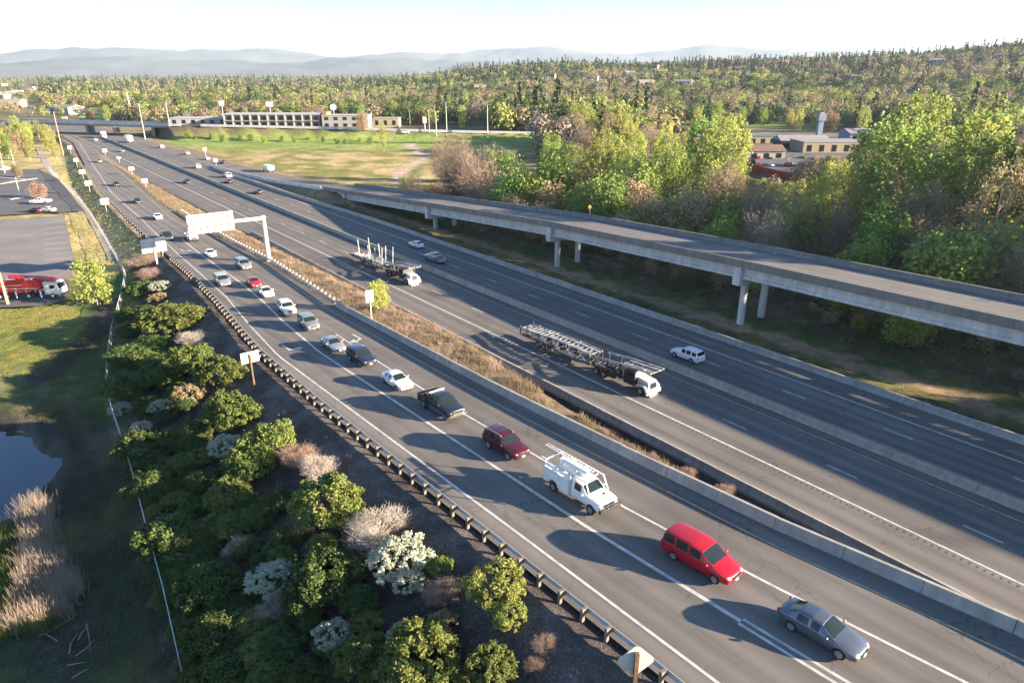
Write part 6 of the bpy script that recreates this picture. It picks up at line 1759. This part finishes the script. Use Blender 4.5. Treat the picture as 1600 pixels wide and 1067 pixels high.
R_TE = mat('roof_teal', (.05, .12, .13), .7); W_BL = mat('wall_blue_grey', (.16, .21, .28), .7); R_WH = mat('roof_white', (.36, .36, .36), .7); W_DK = mat('wall_dark', (.05, .05, .055), .8)
def bpos(px, py): g = GT(px, py); return g[0], g[1]
# motel: two storeys with arched bays
x, y = bpos(420, 203); mx0 = x; 
root = empty('motel', (x, y + 14, T(x, y + 14))); tag(root, 'long two-storey pale motel with dark bays beyond the cross road', 'building')
LM_ = 56
q = MB(); q.box((0, 0, 3.0), (LM_, 12, 8)); q.build('wall', mat('motel_wall', (.22, .215, .21), .8), root)
q = MB(); q.box((0, -.3, 7.3), (LM_ + 1, 13.6, .6)); q.build('roof', R_WH, root)
for i in range(11):
    xx = -LM_ / 2 + (i + .5) * LM_ / 11
    for f in range(2):
        q = MB(); q.box((xx, -6.05, 1.7 + f * 3.4), (2.5, .12, 1.7)); q.build('window', M_GLASS, root)
    q = MB(); q.box((xx - LM_ / 22, -6.6, 3.5), (.7, 1.2, 7)); q.build('bay_pier', W_WH, root)
q = MB(); q.box((0, -6.7, 3.6), (LM_, 1.3, .3)); q.build('balcony', W_WH, root)
q = MB(); q.box((LM_ / 2 + 3, -1, 4), (2.4, 12, 9)); q.build('chimney_stack', W_BR, root)
x, y = bpos(528, 202); house('motel_office', x + 3, y + 12, 27, 11, 7.2, 'white motel office block right of the brick stack', W_WH, R_WH, 0, True, 5, storeys=2)
x, y = bpos(310, 198); house('low_shop', x + 4, y + 16, 50, 12, 4.2, 'low grey commercial building with white roof right of the bridge', mat('wall_grey', (.30, .31, .33), .8), R_WH, .04, True, 9)
x, y = bpos(349, 198); house('white_kiosk', x, y + 9, 11, 7, 4.8, 'small white building between the low shop and the motel', W_WH, R_WH, 0, True, 2)
x, y = bpos(602, 200); house('yellow_building', x, y + 8, 18, 12, 6.2, 'pale yellow building behind the slender yellow-green tree', W_CR, W_CR, 0, True, 3)
x, y = bpos(652, 200); house('filling_station', x, y + 34, 14, 8, 4.0, 'dark and red filling station kiosk under the tall trees', mat('wall_red', (.40, .05, .05), .7), R_GR, 0, True, 3)
def pylon(px, py, h, w_, hh, lab, m, round_=False, z=None):
    p = Vector(GT(px, py)); root = empty('pylon_sign', p); tag(root, lab, 'sign')
    q = MB(); q.tube([(0, 0, -.5), (0, 0, h)], .3, 8); q.build('pole', M_STEEL, root)
    q = MB()
    if round_: q.lathe([(.0001, -.3), (w_ / 2, -.3), (w_ / 2, .3), (.0001, .3)], (0, -.4, h), 'y', 24)
    else: q.box((0, -.4, h), (w_, .6, hh))
    q.build('sign_board', m, root)
M_LIT = mat('sign_white_face', (.82, .82, .80), .4)
pylon(350, 190, 13.5, 3.6, 3.6, 'square white sign on a tall pole above the low shop', M_LIT)
pylon(425, 196, 14.5, 4.6, 3.2, 'white sign on a tall pole above the motel roof', M_LIT)
pylon(523, 196, 12.5, 4.4, 4.4, 'round white sign on a pole by the motel office', M_LIT, True)
pylon(225, 188, 9.5, 9, 2.6, 'green and white board standing in the far field beyond the bridge', mat('sign_green', (.3, .45, .2), .5))
pylon(664, 203, 5.5, 2.0, 3.5, 'white price board at the filling station', M_LIT)
# lawns and car park sheets further out
def far_sheet(name, pix, m, lift=.25, kind='structure'):
    P = [GT(*p) for p in pix]; z = max(p[2] for p in P)
    me = bpy.data.meshes.new(name); me.from_pydata([(p[0], p[1], p[2] + lift) for p in P], [], [tuple(range(len(P)))]); me.update()
    if me.polygons[0].normal.z < 0: me.flip_normals()
    uv = me.uv_layers.new(name='UVMap')
    for l in me.loops: v = me.vertices[l.vertex_index].co; uv.data[l.index].uv = (v.x, v.y)
    o = link(name, me, m); o['kind'] = kind; return o
M_LAWN = mat('far_lawn', (.17, .27, .05), .95, nscale=.12, namt=.25)
far_sheet('far_lawn', ((140, 168), (245, 167), (262, 181), (120, 186)), M_LAWN, .3)
far_sheet('far_lawn', ((1150, 190), (1310, 190), (1322, 198), (1146, 199)), M_LAWN, .4)
cz = GT(1215, 240)
far_sheet('shop_car_park', ((1165, 214), (1375, 213), (1395, 262), (1190, 278)), M_LOT, .3)
def sp(px, py): g = GT(px, py); return g
for (px, py, L, Wd, h, lab, wall, roof, flat, wn_, nm) in (
    (1180, 246, 22, 14, 4.0, 'shop with brown shingle roof and pale wall at the left of the shopping centre', W_WH, R_BR, False, 4, 'shop'),
    (1200, 226, 26, 12, 4.5, 'low shop with dark teal roof behind the brown-roofed one', W_TAN, R_TE, True, 5, 'shop'),
    (1290, 240, 30, 16, 6.0, 'grey-roofed shop with tan columns right of the blue tower', W_TAN, R_GR, True, 5, 'shop'),
    (1250, 232, 24, 12, 4.2, 'dark grey roofed building left of the blue tower', W_DK, R_GR, False, 4, 'shop'),
    (1350, 222, 24, 12, 5.0, 'blue-grey gabled building behind the tall green tree', W_BL, R_GR, False, 4, 'house'),
    (1348, 186, 26, 12, 6.0, 'brown house with pale gable on the wooded slope', W_TAN, R_BR, False, 5, 'house'),
    (1562, 186, 44, 16, 8.5, 'large brown-roofed building at the right edge behind the trees', W_DK, R_BR, True, 8, 'hall'),
    (1478, 262, 14, 9, 4.2, 'white-walled shed half hidden in the right-hand trees', W_WH, R_GR, False, 2, 'shed'),
    (1110, 176, 16, 10, 5, 'dark-roofed house beyond the left end of the far lawn', W_BL, R_GR, False, 3, 'house'),
    (655, 121, 18, 10, 6, 'white house among conifers on the skyline', W_WH, R_WH, False, 3, 'house')):
    g = sp(px, py); house(nm, g[0], g[1], L, Wd, h, lab, wall, roof, R.uniform(-.08, .08), flat, wn_)
g = sp(1276, 232); root = empty('sign_tower', g); tag(root, 'slim blue-grey tower with square head in the shopping centre', 'tower')
q = MB(); q.box((0, 0, 6.5), (2.4, 2.4, 14)); q.build('shaft', W_BL, root); q = MB(); q.box((0, 0, 15.2), (3.6, 3.6, 3.4)); q.build('tower_head', W_BL, root); q = MB(); q.box((0, 0, 17.1), (2.0, 2.0, .6)); q.build('cap', W_WH, root)
g0, g1 = sp(1150, 262), sp(1248, 284)
q = MB(); q.bar((g0[0], g0[1], g0[2] + 1.2), (g1[0], g1[1], g1[2] + 1.2), .3, 2.6); o = q.build('red_wall', mat('wall_dark_red', (.28, .05, .05), .8)); tag(o, 'dark red wall at the near edge of the shop car park', 'wall')
r6 = random.Random(4)
cols = [(P_WH, 'white'), (P_SIL, 'silver'), (P_BLK, 'black'), (P_RED, 'red'), (P_BLU, 'dark blue')]
for i in range(16):
    px = 1185 + (i % 8) * 21 + r6.uniform(-4, 4); py = 252 + (i // 8) * 9 + r6.uniform(-1, 1); g = sp(px, py); c = r6.choice(cols)
    groundcar(r6.choice(['sedan', 'suv', 'minivan']), g[0], g[1], 90 + r6.uniform(-6, 6), c[1] + ' car parked among others on the shop car park', c[0], T(g[0], g[1]) + .3, c[1] + ' cars on the shop car park')
# roofs of the town on the hazy plain
r7 = random.Random(12)
for i in range(46):
    az = math.radians(r7.uniform(-41, -24)); rr = r7.uniform(720, 3000); x, y = rr * math.sin(az), rr * math.cos(az); s, d = sd(x, y)
    if 0 < d < 125: continue
    big = rr > 1300
    house('town_building', x, y, r7.uniform(18, 60 if big else 26), r7.uniform(12, 24), r7.uniform(4, 9), 'pale town building on the hazy plain at the far left', r7.choice([W_WH, W_CR, W_TAN]), r7.choice([R_WH, R_GR, R_WH]), r7.uniform(-.5, .5), big, 3 if not big else 0, 'building', group='town buildings on the plain')
for i in range(14):
    az = math.radians(r7.uniform(-3, 34)); rr = r7.uniform(760, 1500); x, y = rr * math.sin(az), rr * math.cos(az)
    house('hill_house', x, y, r7.uniform(14, 22), 10, 6, 'pale house among the trees of the right-hand hill', W_WH, r7.choice([R_GR, R_BR]), r7.uniform(-.6, .6), False, 4, 'house', z=T(x, y) + 5, group='houses on the wooded hill')
# camp tents by the wood edge
for i, (px, py, c, lab) in enumerate(((726, 296, (.1, .16, .35), 'blue tarpaulin shelter at the meadow edge'), (740, 297, (.7, .7, .7), 'white tarpaulin beside the blue shelter'), (752, 302, (.6, .62, .64), 'pale tarpaulin nearest the viaduct'))):
    g = GT(px, py); root = empty('tent', g, R.uniform(0, 3)); tag(root, lab, 'tent'); q = MB(); q.extrude([(-1.4, 0), (0, 1.6), (1.4, 0)], -1.5, 1.5); q.build('canopy', mat('tarp%d' % i, c, .7), root)
    q = MB(); q.bar((0, -1.55, 0), (0, -1.55, 1.7), .06); q.build('pole', M_STEEL, root)
# ================================================================== haze
hz = MB(); hz.box((1500, 3500, 215), (26000, 27500, 810))
ho = hz.build('haze', []); hm = bpy.data.materials.new('haze'); hm.use_nodes = True; hn = hm.node_tree; hn.nodes.clear()
out = hn.nodes.new('ShaderNodeOutputMaterial'); pv = hn.nodes.new('ShaderNodeVolumePrincipled'); pv.inputs['Density'].default_value = HAZE; pv.inputs['Color'].default_value = (.62, .80, 1, 1); pv.inputs['Anisotropy'].default_value = .2
hn.links.new(pv.outputs[0], out.inputs['Volume']); ho.data.materials.append(hm); ho['kind'] = 'stuff'
